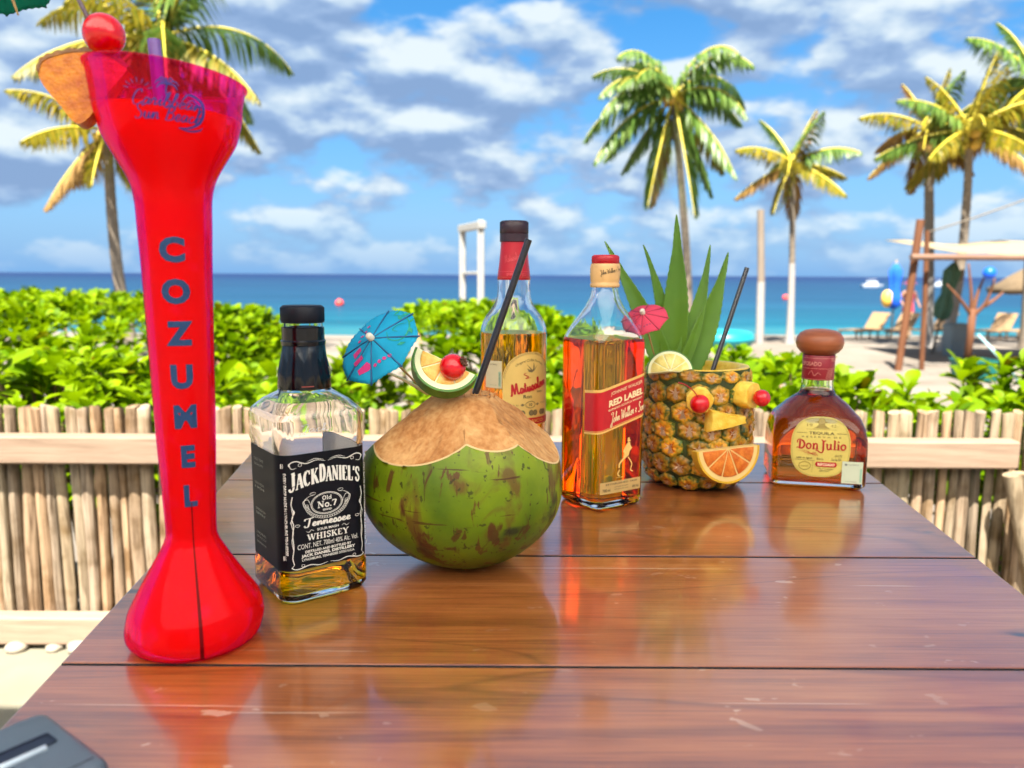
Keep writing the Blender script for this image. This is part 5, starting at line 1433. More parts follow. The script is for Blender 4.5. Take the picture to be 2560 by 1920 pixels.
# ================================================================== COCONUT
def coconut():
    t = empty('coconut', (-.0430, .690, TZ), 0, 'large green coconut with hacked tan top holding a straw and lime', 'coconut')
    def huskmat():
        m, tt = newmat('coconut_skin')
        tc = tt.nodes.new('ShaderNodeTexCoord')
        n1 = tt.nodes.new('ShaderNodeTexNoise'); n1.inputs['Scale'].default_value = 14; n1.inputs['Detail'].default_value = 6
        tt.links.new(tc.outputs['Object'], n1.inputs['Vector'])
        base = ramp(tt, [(.3, S(66, 92, 8)), (.55, S(108, 128, 10)), (.75, S(138, 146, 18))]); tt.links.new(n1.outputs['Fac'], base.inputs[0])
        def blot(scale, mp_, lo, hi, dist=1.0, det=10, loc=(0, 0, 0), rot=(0, 0, 0)):
            mp = tt.nodes.new('ShaderNodeMapping'); mp.inputs['Scale'].default_value = mp_; mp.inputs['Location'].default_value = loc; mp.inputs['Rotation'].default_value = rot
            n = tt.nodes.new('ShaderNodeTexNoise'); n.inputs['Scale'].default_value = scale; n.inputs['Detail'].default_value = det; n.inputs['Distortion'].default_value = dist
            tt.links.new(tc.outputs['Object'], mp.inputs['Vector']); tt.links.new(mp.outputs[0], n.inputs['Vector'])
            r = ramp(tt, [(lo, (0, 0, 0)), (hi, (1, 1, 1))]); tt.links.new(n.outputs['Fac'], r.inputs[0]); return r
        cur = base
        for b, c in ((blot(30, (1, 1, .5), .555, .62, .6), S(92, 62, 24)), (blot(62, (1, 1, .35), .595, .635, .5, 9, (3, 1, 2), (.0, .5, .3)), S(74, 34, 16)), (blot(58, (2.2, 2.2, .5), .605, .645, .4, 9, (7, 3, 1), (.0, -.7, .0)), S(84, 44, 20)),
                     (blot(160, (1, 1, 1), .655, .70, .1, 2), S(50, 50, 14)), (blot(34, (.5, .5, 7), .66, .68, .2, 6, (2, 5, 9), (.5, .3, 0)), S(66, 34, 14)), (blot(30, (6, 6, .5), .665, .685, .2, 6, (9, 2, 4), (.3, .4, 0)), S(60, 44, 14)), (blot(18, (1, 1, 1), .62, .70, .6, 9, (4, 8, 2)), S(24, 24, 20))):
            mx = tt.nodes.new('ShaderNodeMix'); mx.data_type = 'RGBA'; mx.inputs[7].default_value = c
            k = tt.nodes.new('ShaderNodeMath'); k.operation = 'MULTIPLY'; k.inputs[1].default_value = .85
            tt.links.new(b.outputs[0], k.inputs[0]); tt.links.new(k.outputs[0], mx.inputs['Factor'])
            tt.links.new(cur.outputs[0 if cur is base else 2], mx.inputs[6]); cur = mx
        b = pbsdf(tt, None, .42); b.inputs['Specular IOR Level'].default_value = .3
        tt.links.new(cur.outputs[2], b.inputs['Base Color'])
        bp = tt.nodes.new('ShaderNodeBump'); bp.inputs['Strength'].default_value = .5; bp.inputs['Distance'].default_value = .004
        tt.links.new(n1.outputs['Fac'], bp.inputs['Height']); tt.links.new(bp.outputs[0], b.inputs['Normal'])
        finish(tt, b.outputs[0]); return m
    def fibremat():
        m, tt = newmat('coconut_fibre')
        tc = tt.nodes.new('ShaderNodeTexCoord')
        mp = tt.nodes.new('ShaderNodeMapping'); mp.inputs['Scale'].default_value = (1, 1, .45)
        n1 = tt.nodes.new('ShaderNodeTexNoise'); n1.inputs['Scale'].default_value = 26; n1.inputs['Detail'].default_value = 5
        n2 = tt.nodes.new('ShaderNodeTexNoise'); n2.inputs['Scale'].default_value = 230; n2.inputs['Detail'].default_value = 5
        tt.links.new(tc.outputs['Object'], mp.inputs['Vector']); tt.links.new(tc.outputs['Object'], n1.inputs['Vector']); tt.links.new(mp.outputs[0], n2.inputs['Vector'])
        ad = tt.nodes.new('ShaderNodeMath'); ad.operation = 'MULTIPLY_ADD'; ad.inputs[1].default_value = .45
        s = tt.nodes.new('ShaderNodeMath'); s.operation = 'MULTIPLY'; s.inputs[1].default_value = .6
        tt.links.new(n1.outputs['Fac'], s.inputs[0]); tt.links.new(n2.outputs['Fac'], ad.inputs[0]); tt.links.new(s.outputs[0], ad.inputs[2])
        r = ramp(tt, [(.32, S(138, 82, 40)), (.48, S(178, 122, 70)), (.68, S(204, 156, 100))]); tt.links.new(ad.outputs[0], r.inputs[0])
        b = pbsdf(tt, None, .85); b.inputs['Specular IOR Level'].default_value = .2
        tt.links.new(r.outputs[0], b.inputs['Base Color'])
        bp = tt.nodes.new('ShaderNodeBump'); bp.inputs['Strength'].default_value = .9; bp.inputs['Distance'].default_value = .0014
        tt.links.new(n2.outputs['Fac'], bp.inputs['Height']); tt.links.new(bp.outputs[0], b.inputs['Normal'])
        finish(tt, b.outputs[0]); return m
    green, tan = huskmat(), fibremat(); cream = plain('rind_cream', S(206, 172, 118), .7, .08, 40)
    from mathutils import noise as mnoise
    bm = bmesh.new()
    bmesh.ops.create_uvsphere(bm, u_segments=96, v_segments=64, radius=1.0)
    for v in bm.verts:
        a = math.atan2(v.co.y, v.co.x)
        rr = 1 + (.030 * math.cos(3 * (a + .9)) + .010 * math.cos(5 * a + 1)) * (1 - v.co.z ** 2) ** .6 + .012 * mnoise.noise(v.co * 2.2)
        z = v.co.z * (.083 if v.co.z < 0 else .086)
        f = 1.0 + .03 * math.sin(PI * min(1, max(0, -v.co.z))) if v.co.z < 0 else 1.0
        v.co = Vector((v.co.x * .0895 * rr * f, v.co.y * .086 * rr * f, max(z, -.0815)))
    for n, d in (((-.36, -.56, .76), .0722), ((.22, -.56, .80), .0782), ((.66, -.16, .74), .0725), ((-.66, .12, .74), .0730), ((-.05, .62, .78), .0700), ((.45, .5, .74), .0705), ((-.45, .5, .74), .071), ((.02, -.05, 1), .0765)):
        n = Vector(n).normalized()
        before = set(bm.faces)
        bmesh.ops.bisect_plane(bm, geom=bm.verts[:] + bm.edges[:] + bm.faces[:], plane_co=n * d, plane_no=n, clear_outer=True, dist=1e-6)
        be = [e for e in bm.edges if e.is_boundary]
        if be:
            res = bmesh.ops.contextual_create(bm, geom=be)
            for f in res['faces']: f.material_index = 1
    bm.normal_update()
    edges = [e for e in bm.edges if len(e.link_faces) == 2 and {f.material_index for f in e.link_faces} == {0, 1}]
    bmesh.ops.bevel(bm, geom=edges, offset=.0008, segments=2, profile=.5, affect='EDGES', material=2)
    ridge = [e for e in bm.edges if len(e.link_faces) == 2 and all(f.material_index == 1 for f in e.link_faces)]
    bmesh.ops.bevel(bm, geom=ridge, offset=.0030, segments=3, profile=.5, affect='EDGES', material=1)
    capf = [f for f in bm.faces if f.material_index == 1]
    tri = bmesh.ops.triangulate(bm, faces=capf)['faces']
    for it in range(3):
        long_e = [e for e in bm.edges if all(f.material_index == 1 for f in e.link_faces) and e.calc_length() > .005]
        bmesh.ops.subdivide_edges(bm, edges=long_e, cuts=1)
        bmesh.ops.triangulate(bm, faces=[f for f in bm.faces if f.material_index == 1 and len(f.verts) > 3])
    rr = random.Random(4)
    from mathutils import noise as mnoise
    for v in bm.verts:
        if v.link_faces and all(f.material_index == 1 for f in v.link_faces):
            k = mnoise.noise(v.co * 45) * .0022 + mnoise.noise(v.co * 150 + Vector((3, 1, 2))) * .0012 + mnoise.noise(Vector((v.co.x * 320, v.co.y * 320, v.co.z * 60))) * .0006
            v.co += v.normal * k
    for f in bm.faces: f.smooth = True
    for e in bm.edges:
        if len(e.link_faces) == 2 and len({f.material_index for f in e.link_faces}) > 1: e.smooth = False
    me = bpy.data.meshes.new('husk'); bm.to_mesh(me); bm.free()
    for m in (green, tan, cream): me.materials.append(m)
    # husk and cut top as two parts
    def part(name, keep):
        m2 = me.copy(); m2.name = name
        b2 = bmesh.new(); b2.from_mesh(m2)
        bmesh.ops.delete(b2, geom=[f for f in b2.faces if f.material_index not in keep], context='FACES')
        b2.to_mesh(m2); b2.free()
        return link(name, m2, t, Matrix.Translation((0, 0, .0815)))
    part('husk', (0,)); part('cut_top', (1,)); part('rind_edge', (2,))
    # frayed mouth
    mb = MB()
    for i in range(60):
        a = rr.uniform(0, 6.28); r = rr.uniform(.011, .024)
        p = Vector((.004 + r * math.cos(a), -.003 + r * math.sin(a), .1545))
        d = Vector((math.cos(a) * rr.uniform(-.4, .8), math.sin(a) * rr.uniform(-.4, .8), rr.uniform(.3, 1))).normalized() * rr.uniform(.003, .008)
        mb.tube([p, p + d * .6, p + d], [.0007, .0005, .0001], 5)
    fr = mb.build('frayed_fibres', tan, t); fr['kind'] = 'stuff'
    mb = MB(); mb.lathe([(.0125, .1550), (.0105, .1568), (.009, .1562), (.008, .1500), (.0001, .1495)], 24, False, False, c=(.013, -.004))
    mb.build('mouth', plain('mouth_dark', S(70, 40, 20), .9, .3, 90), t)
coconut()

# ================================================================== GARNISHES
cherry_mat = plain('cherry_red', S(206, 4, 12), .16, .12, 150, .35, Coat_Weight=.25)
cherry_mat.node_tree.nodes['Principled BSDF'].inputs['Subsurface Weight'].default_value = .15
cherry_mat.node_tree.nodes['Principled BSDF'].inputs['Subsurface Radius'].default_value = (.01, .002, .002)
stem_red = plain('cherry_stem', S(176, 14, 22), .35)
def cherry(loc, r, label, rot=(0, 0, 0), stem=None, calyx=False):
    t = empty('cherry', loc, 0, label, 'cherry', 'cocktail cherries'); t.rotation_euler = rot
    mb = MB(); pr = []
    for k in range(19):
        a = PI * k / 18
        q = r * (1 - .16 * math.exp(-((PI - a) / .35) ** 2))
        pr.append((max(1e-5, q * math.sin(a)), -q * math.cos(a)))
    mb.lathe(pr, 28, False, False); mb.build('fruit', cherry_mat, t)
    if stem:
        mb = MB(); mb.tube([Vector(p) for p in bez([(0, 0, r * .82)] + stem, 7)], [.0007] * (7 * len(stem)) + [.0013], 7); mb.build('stem', stem_red, t)
    if calyx:
        mb = MB()
        for i in range(9):
            a = i * .7; mb.tube([(0, 0, r * .8), (.003 * math.cos(a), .003 * math.sin(a), r * 1.0), (.0045 * math.cos(a + .6), .0045 * math.sin(a + .6), r * (1.12 + .03 * (i % 3)))], [.0012, .0014, .0006], 5)
        mb.build('calyx', plain('dried_brown', S(92, 52, 30), .8, .3, 80), t)
def basis(n, up=(0, 0, 1)):
    """rotation whose local Z looks along n and whose local Y is as near up as it can be"""
    z = Vector(n).normalized(); x = Vector(up).cross(z).normalized(); y = z.cross(x)
    return Matrix((x, y, z)).transposed()
def slice_half(name, loc, n, up, r, th, a0, a1, nseg, rindm, pithm, fleshm, label, cat, rt=.06, pt=.14):
    t = bpy.data.objects.new(name, None); col.objects.link(t)
    t.matrix_world = Matrix.Translation(loc) @ basis(n, up).to_4x4(); tag(t, label, cat)
    na = 30
    def ringpart(pname, ri, ro, z0, z1, mat, bulge=0.0):
        mb = MB(); lps = []
        for i in range(na + 1):
            a = R(a0 + (a1 - a0) * i / na); c, s = math.cos(a), math.sin(a)
            lps.append([(ri * c, ri * s, z1), (ri * c, ri * s, z0), (ro * c, ro * s, z0), ((ro + bulge) * c, (ro + bulge) * s, (z0 + z1) / 2), (ro * c, ro * s, z1)])
        mb.loft(lps, True, True); mb.build(pname, mat, t, sharp=40)
    r1, r2 = r * (1 - rt), r * (1 - rt - pt)
    ringpart('rind', r1, r, 0, th, rindm, r * .02)
    ringpart('pith', .0001, r1 - .00005, .0002, th * .97, pithm)
    da = (a1 - a0) / nseg
    for k in range(nseg):
        m0, m1 = a0 + da * k + 1.6, a0 + da * (k + 1) - 1.6
        mb = MB(); o, o2 = [], []
        c0 = R((m0 + m1) / 2); off = r * .055
        pts = [(off * math.cos(c0), off * math.sin(c0))] + [(r2 * math.cos(R(m0 + (m1 - m0) * i / 8)), r2 * math.sin(R(m0 + (m1 - m0) * i / 8))) for i in range(9)]
        cx = sum(p[0] for p in pts) / len(pts); cy_ = sum(p[1] for p in pts) / len(pts)
        sh = lambda q: [(cx + (x - cx) * q, cy_ + (y - cy_) * q) for x, y in pts]
        mb.loft([[(x, y, th * .9) for x, y in pts], [(x, y, th + .0002) for x, y in sh(.99)], [(x, y, th + .0006) for x, y in sh(.88)]], False, True)
        mb.build('segment', fleshm, t, sharp=60)
    return t
def pulp(name, a, b):
    m, t = newmat(name)
    tc = t.nodes.new('ShaderNodeTexCoord'); mp = t.nodes.new('ShaderNodeMapping')
    v = t.nodes.new('ShaderNodeTexVoronoi'); v.inputs['Scale'].default_value = 420
    t.links.new(tc.outputs['Object'], v.inputs['Vector'])
    n = t.nodes.new('ShaderNodeTexNoise'); n.inputs['Scale'].default_value = 110; n.inputs['Detail'].default_value = 5
    t.links.new(tc.outputs['Object'], n.inputs['Vector'])
    r = ramp(t, [(.3, a), (.7, b)]); t.links.new(n.outputs['Fac'], r.inputs[0])
    p = pbsdf(t, None, .3); p.inputs['Specular IOR Level'].default_value = .25; p.inputs['Coat Weight'].default_value = .06
    p.inputs['Subsurface Weight'].default_value = .2; p.inputs['Subsurface Radius'].default_value = (.006, .003, .001)
    t.links.new(r.outputs[0], p.inputs['Base Color'])
    bp = t.nodes.new('ShaderNodeBump'); bp.inputs['Strength'].default_value = .5; bp.inputs['Distance'].default_value = .0008
    t.links.new(v.outputs['Distance'], bp.inputs['Height']); t.links.new(bp.outputs[0], p.inputs['Normal'])
    finish(t, p.outputs[0]); return m
lime_rind = plain('lime_rind', S(62, 116, 18), .4, .3, 120, .3)
lime_pith = plain('lime_pith', S(226, 226, 176), .6, .06, 60)
lime_flesh = pulp('lime_pulp', S(206, 186, 84), S(236, 222, 140))
lime_flesh2 = pulp('lime_pulp_orange', S(232, 150, 50), S(240, 206, 110))
def straw(base, top, r, mat, label, name='straw'):
    b, tp = Vector(base), Vector(top); d = (tp - b); L = d.length
    o_ = bpy.data.objects.new(name, None)
    mb = MB(); n = 16
    lps = [[(q * math.cos(2 * PI * j / n), q * math.sin(2 * PI * j / n), z) for j in range(n)] for q, z in ((r * .78, 0), (r, 0), (r, L), (r * .78, L), (r * .78, L - .02))]
    mb.loft(lps, False, False)
    bpy.data.objects.remove(o_)
    o = mb.build(name, mat, None, sharp=40)
    o.matrix_world = Matrix.Translation(b) @ basis(d, (0, 1, 0)).to_4x4()
    tag(o, label, 'straw', 'drinking straws')
straw_black = plain('straw_black', S(26, 24, 30), .3, Coat_Weight=.3)
straw((-.0352, .684, TZ + .150), (.0138, .684, TZ + .2925), .0031, straw_black, 'long black straw leaning out of the coconut across the rum bottle')
slice_half('lime_wedge', (-.0585, .6700, TZ + .1815), (.18, -.82, .55), (.42, .10, .9), .0290, .014, -180, 0, 4, lime_rind, lime_pith, lime_flesh2, 'thick green lime wedge propped on top of the coconut under the cherry', 'lime wedge', .07, .17)
cherry((-.0500, .650, TZ + .1850), .0112, 'red cherry with dried brown tip on the lime wedge of the coconut', (R(20), R(62), 0), None, True)
mb = MB(); mb.tube([(-.075, .68, TZ + .158), (-.095, .67, TZ + .172), (-.112, .665, TZ + .180)], [.0035, .0028, .0012], 8, squash=.5)
tag(mb.build('lime_peel', lime_pith), 'pale strip of peel sticking out under the blue paper umbrella', 'peel')

def paper_umbrella(loc, n, radius, depth, paper, pr1, pr2, ribm, label, stick_len, hub_m, roll=0.0, decor=True):
    """cocktail umbrella: pleated paper cone, ribs, hub and toothpick; loc is the tip of the canopy"""
    t = bpy.data.objects.new('paper_umbrella', None); col.objects.link(t)
    t.matrix_world = Matrix.Translation(loc) @ basis(n).to_4x4() @ Matrix.Rotation(roll, 4, 'Z')
    tag(t, label, 'paper umbrella', 'cocktail umbrellas')
    k, seg = 8, 96
    mb = MB(); lps = []
    for i in range(9):
        q = i / 8; lp = []
        for j in range(seg):
            a = 2 * PI * j / seg
            ple = .0008 * q * (1 if j % 2 else -1) * .5 + .0022 * q * abs(math.sin(k * a / 2)) - .0020 * q
            rr = radius * q * (1 - .035 * abs(math.sin(k * a / 2)) * (1 if i == 8 else 0))
            lp.append((max(rr, .0008) * math.cos(a), max(rr, .0008) * math.sin(a), -depth * (q ** 1.12) + ple))
        lps.append(lp)
    mb.loft(lps, False, False)
    cn = mb.build('canopy', paper, t)
    so = cn.modifiers.new('thick', 'SOLIDIFY'); so.thickness = .00025
    mb = MB()
    for i in range(k):
        a = 2 * PI * i / k
        mb = MB(); c, s = math.cos(a), math.sin(a)
        w = .0007
        pts = [Vector((radius * q * c, radius * q * s, -depth * q ** 1.12 - .0011 * q + .0001)) for q in (.06, .3, .6, .85, 1.04)]
        mb.tube(pts, [.0008] * 5, 5); mb.build('rib', ribm, t)
    mb = MB(); mb.lathe([(.0022, -.002), (.0030, .0005), (.0030, .0045), (.0024, .0058), (.0001, .0060)], 14, True, False); mb.build('hub', hub_m, t)
    mb = MB(); mb.tube([(0, 0, -.001), (0, 0, -stick_len * .5), (0, 0, -stick_len)], [.0011, .0011, .0006], 8); mb.build('stick', plain('toothpick', S(196, 160, 104), .7, .1, 80), t)
    if decor:
        def fn(u, v, h):
            q = min(1, math.hypot(u, v)); a = math.atan2(v, u)
            return (radius * u, radius * v, -depth * q ** 1.12 + .0022 * q * abs(math.sin(k * a / 2)) - .0020 * q + .0007 + h)
        P_ = Print(fn, .0001)
        if pr1:
            P_.ribbon(bez([(.30, .72), (.62, .60), (.80, .25), (.66, -.08), (.40, -.06), (.32, .14)], 8), .035, pr1, taper=True)
            P_.ribbon(bez([(.72, .38), (.52, .36), (.44, .20), (.56, .14)], 8), .026, pr1, taper=True)
            for (x, y, a) in ((.36, .80, 60), (.58, .72, 20), (.80, .46, 70), (.84, .16, 110), (.48, .60, 130), (.70, -.2, 20)):
                P_.poly([(x + .10 * math.cos(R(a)) - 0, y + .10 * math.sin(R(a))), (x + .045 * math.cos(R(a + 90)), y + .045 * math.sin(R(a + 90))), (x - .10 * math.cos(R(a)), y - .10 * math.sin(R(a))), (x - .045 * math.cos(R(a + 90)), y - .045 * math.sin(R(a + 90)))], pr1)
        if pr2:
            P_.poly([(-.55, -.20), (-.34, -.10), (-.28, -.20), (-.48, -.34)], pr2); P_.poly([(-.52, -.42), (-.28, -.30), (-.20, -.42), (-.46, -.52)], pr2)
            P_.poly([(-.36, -.66), (-.10, -.52), (-.02, -.58), (.02, -.66), (-.06, -.72), (-.30, -.78)], pr2)
            for i in range(4): P_.ellipse(.12 + i * .11, -.64 + i * .06, .045, .04, pr2)
            for i in range(4): P_.ellipse(-.42 + i * .04, .1 + i * .14, .05, .035, pr2)
        P_.build(cn)
    return t
def papermat(name, c):
    return leafmat(name, tuple(x * .8 for x in c[:3]), c[:3], .35, .7, .15)
cream_hub = plain('hub_cream', S(214, 204, 184), .7)
paper_umbrella((-.1175, .650, TZ + .2085), (-.46, -.62, .63), .0385, .0105, papermat('paper_blue', S(40, 176, 214)), plain('ink_leaf_green', S(20, 140, 110), .7), plain('ink_magenta', S(186, 40, 110), .7), plain('rib_blue', S(20, 78, 120), .6),
               'light blue paper umbrella with pink and green print stuck in the coconut', .088, cream_hub, R(20))
paper_umbrella((.1515, .905, TZ + .2185), (-.32, -.52, .79), .0275, .0085, papermat('paper_pink', S(236, 84, 110)), None, plain('ink_plum', S(176, 60, 90), .7), plain('rib_red', S(170, 30, 60), .6),
               'pink paper umbrella stuck in the pineapple behind the scotch bottle', .074, cream_hub, R(10))

# ================================================================== PINEAPPLE
def pineapple():
    t = empty('pineapple', (.2350, .978, TZ), R(-13), 'hollowed pineapple cup with a fruit face standing behind the scotch bottle', 'pineapple')
    H = .150
    def rad(z): return float(np.interp(z, [0, .004, .012, .024, .045, .075, .11, .15], [.042, .050, .0575, .0632, .0668, .0675, .0660, .0632]))
    body = plain('pineapple_skin', S(52, 62, 14), .7, .5, 60, .6)
    flesh = pulp('pineapple_flesh', S(206, 160, 40), S(234, 200, 84))
    mb = MB(); mb.lathe([(.001, 0.001)] + [(rad(z) , z) for z in (.001, .004, .012, .024, .045, .075, .11, .14, H)], 64, False, False); mb.build('skin', body, t)
    mb = MB(); mb.lathe([(rad(H) - .0003, H), (rad(H) - .001, H + .0012), (rad(H) - .009, H + .0006), (rad(H) - .0115, H - .004), (.048, .12), (.046, .1)], 64, False, False); mb.build('cut_rim', flesh, t)
    mb = MB(); mb.lathe([(.0474, .112), (.0001, .112)], 48, False, False); mb.build('drink', plain('pina_drink', S(236, 214, 130), .15), t)
    def eyemat():
        m, tt = newmat('pineapple_eye')
        tc = tt.nodes.new('ShaderNodeTexCoord'); oi = tt.nodes.new('ShaderNodeObjectInfo')
        sep = tt.nodes.new('ShaderNodeSeparateXYZ'); tt.links.new(tc.outputs['Object'], sep.inputs[0])
        cb = tt.nodes.new('ShaderNodeCombineXYZ'); tt.links.new(sep.outputs[0], cb.inputs[0]); tt.links.new(sep.outputs[1], cb.inputs[1])
        ln = tt.nodes.new('ShaderNodeVectorMath'); ln.operation = 'LENGTH'; tt.links.new(cb.outputs[0], ln.inputs[0])
        n = tt.nodes.new('ShaderNodeTexNoise'); n.inputs['Scale'].default_value = 260; n.inputs['Detail'].default_value = 4
        geo = tt.nodes.new('ShaderNodeNewGeometry'); tt.links.new(geo.outputs['Position'], n.inputs['Vector'])
        a = tt.nodes.new('ShaderNodeMath'); a.operation = 'MULTIPLY_ADD'; a.inputs[1].default_value = 46; a.inputs[2].default_value = -.22
        tt.links.new(ln.outputs['Value'], a.inputs[0])
        b_ = tt.nodes.new('ShaderNodeMath'); b_.operation = 'MULTIPLY_ADD'; b_.inputs[1].default_value = 1.0
        tt.links.new(n.outputs['Fac'], b_.inputs[0]); tt.links.new(a.outputs[0], b_.inputs[2])
        r = ramp(tt, [(.12, S(112, 50, 12)), (.34, S(198, 104, 16)), (.58, S(228, 160, 40)), (.8, S(172, 134, 28)), (1.0, S(66, 88, 14))])
        tt.links.new(b_.outputs[0], r.inputs[0])
        hs = tt.nodes.new('ShaderNodeHueSaturation'); mr = tt.nodes.new('ShaderNodeMapRange'); mr.inputs['To Min'].default_value = .55; mr.inputs['To Max'].default_value = 1.15
        tt.links.new(oi.outputs['Random'], mr.inputs['Value']); tt.links.new(mr.outputs[0], hs.inputs['Value']); tt.links.new(r.outputs[0], hs.inputs['Color'])
        p = pbsdf(tt, None, .45); tt.links.new(hs.outputs[0], p.inputs['Base Color'])
        bp = tt.nodes.new('ShaderNodeBump'); bp.inputs['Strength'].default_value = .6; bp.inputs['Distance'].default_value = .001
        tt.links.new(n.outputs['Fac'], bp.inputs['Height']); tt.links.new(bp.outputs[0], p.inputs['Normal'])
        finish(tt, p.outputs[0]); return m
    em = eyemat(); br = leafmat('bract', S(160, 116, 76)[:3], S(236, 212, 180)[:3], .2, .6)
    rr = random.Random(17); variants = []
    for k in range(6):
        mb = MB(); n = 24; lps = []
        hexr = lambda a: .866 / math.cos((a % (PI / 3)) - PI / 6)
        jag = [rr.uniform(-.06, .06) for _ in range(n)]
        for q, h, hx in ((1.02, -.0010, 1), (.95, .0016, 1), (.84, .0034, .8), (.60, .0042, .45), (.34, .0036, .2), (.12, .0026, 0)):
            lps.append([(.0163 * q * (hexr(a) * hx + (1 - hx) * .93 + jag[j] * .5 * q) * math.sin(a), .0143 * q * (hexr(a) * hx + (1 - hx) * .93 + jag[j] * .5 * q) * math.cos(a), h + (rr.uniform(-.0008, .0008) + .0007 * math.cos(7 * a + k) if .2 < q < 1 else 0)) for j, a in enumerate([-2 * PI * j / n for j in range(n)])])
        mb.loft(lps, False, True, 0)
        # pointed bract lying over the eye, and small withered sepals
        tip = (rr.uniform(-.003, .003), rr.uniform(.003, .011), .0062 + rr.uniform(0, .0045))
        mb.add([(-.0040, -.0075, .0040), (.0040, -.0075, .0040), (0, -.002, .0062), tip], [(0, 1, 2), (0, 2, 3), (2, 1, 3)], 1)
        for i in range(9):
            a = rr.uniform(0, 6.28); c, s = math.cos(a), math.sin(a); l = rr.uniform(.004, .0095)
            mb.add([(c * .001 - s * .0008, s * .001 + c * .0008, .0040), (c * .001 + s * .0008, s * .001 - c * .0008, .0040), (c * l, s * l, .0066)], [(0, 1, 2)], 1)
        variants.append(mb.mesh('fruitlet', [em, br], True))
        variants[-1].set_sharp_from_angle(angle=R(50))
    NA = 15
    for row in range(7):
        z = .0130 + row * .0214
        for i in range(NA):
            a = 2 * PI * (i + .5 * (row % 2)) / NA + row * .06 + rr.uniform(-.06, .06)
            zz = z + .004 * math.sin(a * 1.0) * 0 + rr.uniform(-.0022, .0022)
            r = rad(zz); sl = (rad(zz + .004) - rad(max(0, zz - .004))) / .008
            nrm = Vector((math.cos(a), math.sin(a), -sl)).normalized()
            M = Matrix.Translation((r * math.cos(a) - nrm.x * .0012, r * math.sin(a) - nrm.y * .0012, zz)) @ basis(nrm).to_4x4() @ Matrix.Rotation(rr.uniform(-.2, .2), 4, 'Z')
            s = rr.uniform(.92, 1.08) * r / .0668
            if row == 6: M = M @ Matrix.Diagonal((s, s * .62, s * .7, 1))
            else: M = M @ Matrix.Diagonal((s, s, s, 1))
            link('fruitlet', rr.choice(variants), t, M)
pineapple()
def pine_leaf(base, ctrl, tip, width, face, label, tipm=False):
    """stiff channelled strap leaf with a pointed tip"""
    b, c, e = Vector(base), Vector(ctrl), Vector(tip); n = 44; mb = MB(); vs = []
    f = Vector(face).normalized()
    for i in range(n + 1):
        q = i / n
        p = b * (1 - q) ** 2 + c * 2 * q * (1 - q) + e * q * q
        d = (c - b) * (1 - q) + (e - c) * q; d.normalize()
        s = d.cross(f).normalized(); nn = s.cross(d).normalized()
        w = width * (.62 + .55 * math.sin(PI * min(1, q * 1.15 + .08)) ** .8) * max(0.0, 1 - q ** 3.0) ** .8 * .5 + .0004
        for u, h in ((-1, .30), (-.92, .27), (-.45, .07), (0, 0), (.45, .07), (.92, .27), (1, .30)):
            jag = 1 + (.08 if (i % 2 and abs(u) == 1) else 0)
            vs.append(p + s * w * u * jag + nn * w * h)
    mb.add(vs, [(i * 7 + j, i * 7 + j + 1, (i + 1) * 7 + j + 1, (i + 1) * 7 + j) for i in range(n) for j in range(6)])
    o = mb.build('pineapple_leaf', pleaf, None)
    md = o.modifiers.new('thick', 'SOLIDIFY'); md.thickness = .0009
    tag(o, label, 'pineapple leaf', 'pineapple leaves standing in the pineapple cup')
pleaf = leafmat('pineapple_leaf_green', (.02, .12, .008), (.19, .36, .03), .35, .35, .5)
pineleaf_z = TZ
pine_leaf((.205, 1.0, TZ + .12), (.178, 1.0, TZ + .20), (.1165, 1.0, TZ + .305), .024, (.1, -1, .1), 'dark green pineapple leaf bending left behind the scotch bottle cap')
pine_leaf((.208, 1.005, TZ + .12), (.200, 1.005, TZ + .22), (.1655, 1.0, TZ + .301), .016, (.15, -1, .1), 'narrow light green pineapple leaf second from the left')
pine_leaf((.204, 1.0, TZ + .12), (.2135, 1.0, TZ + .23), (.2060, 1.0, TZ + .3385), .0285, (-.25, -1, .1), 'tallest upright dark green pineapple leaf in the middle')
pine_leaf((.206, .992, TZ + .12), (.241, .995, TZ + .205), (.2500, 1.0, TZ + .3010), .0185, (-.35, -1, .15), 'curved pale green pineapple leaf right of the tallest one')
pine_leaf((.212, .992, TZ + .115), (.252, .995, TZ + .195), (.2735, 1.0, TZ + .292), .0275, (.1, -1, .2), 'broad dark green pineapple leaf with withered tip leaning right')
straw((.243, .975, TZ + .108), (.2995, 1.005, TZ + .2725), .0031, straw_black, 'black straw leaning right out of the pineapple')
slice_half('lime_slice', (.1900, .930, TZ + .1460), (-.1, -.9, .5), (0, .3, .95), .0275, .006, -5, 185, 5, lime_rind, lime_pith, lime_flesh, 'pale lime slice on the pineapple rim under the pink umbrella', 'lime slice', .05, .12)
face_n = Vector((math.sin(R(-13 + 0)), -math.cos(R(-13 + 0)), 0))
def on_pine(az, z, off):
    a = R(az - 13) ; n = Vector((math.sin(a), -math.cos(a), 0))
    return Vector((.2350, .978, TZ)) + n * (.0672 + off) + Vector((0, 0, z)), n
chunk_m = pulp('pineapple_chunk', S(226, 176, 50), S(244, 214, 96))
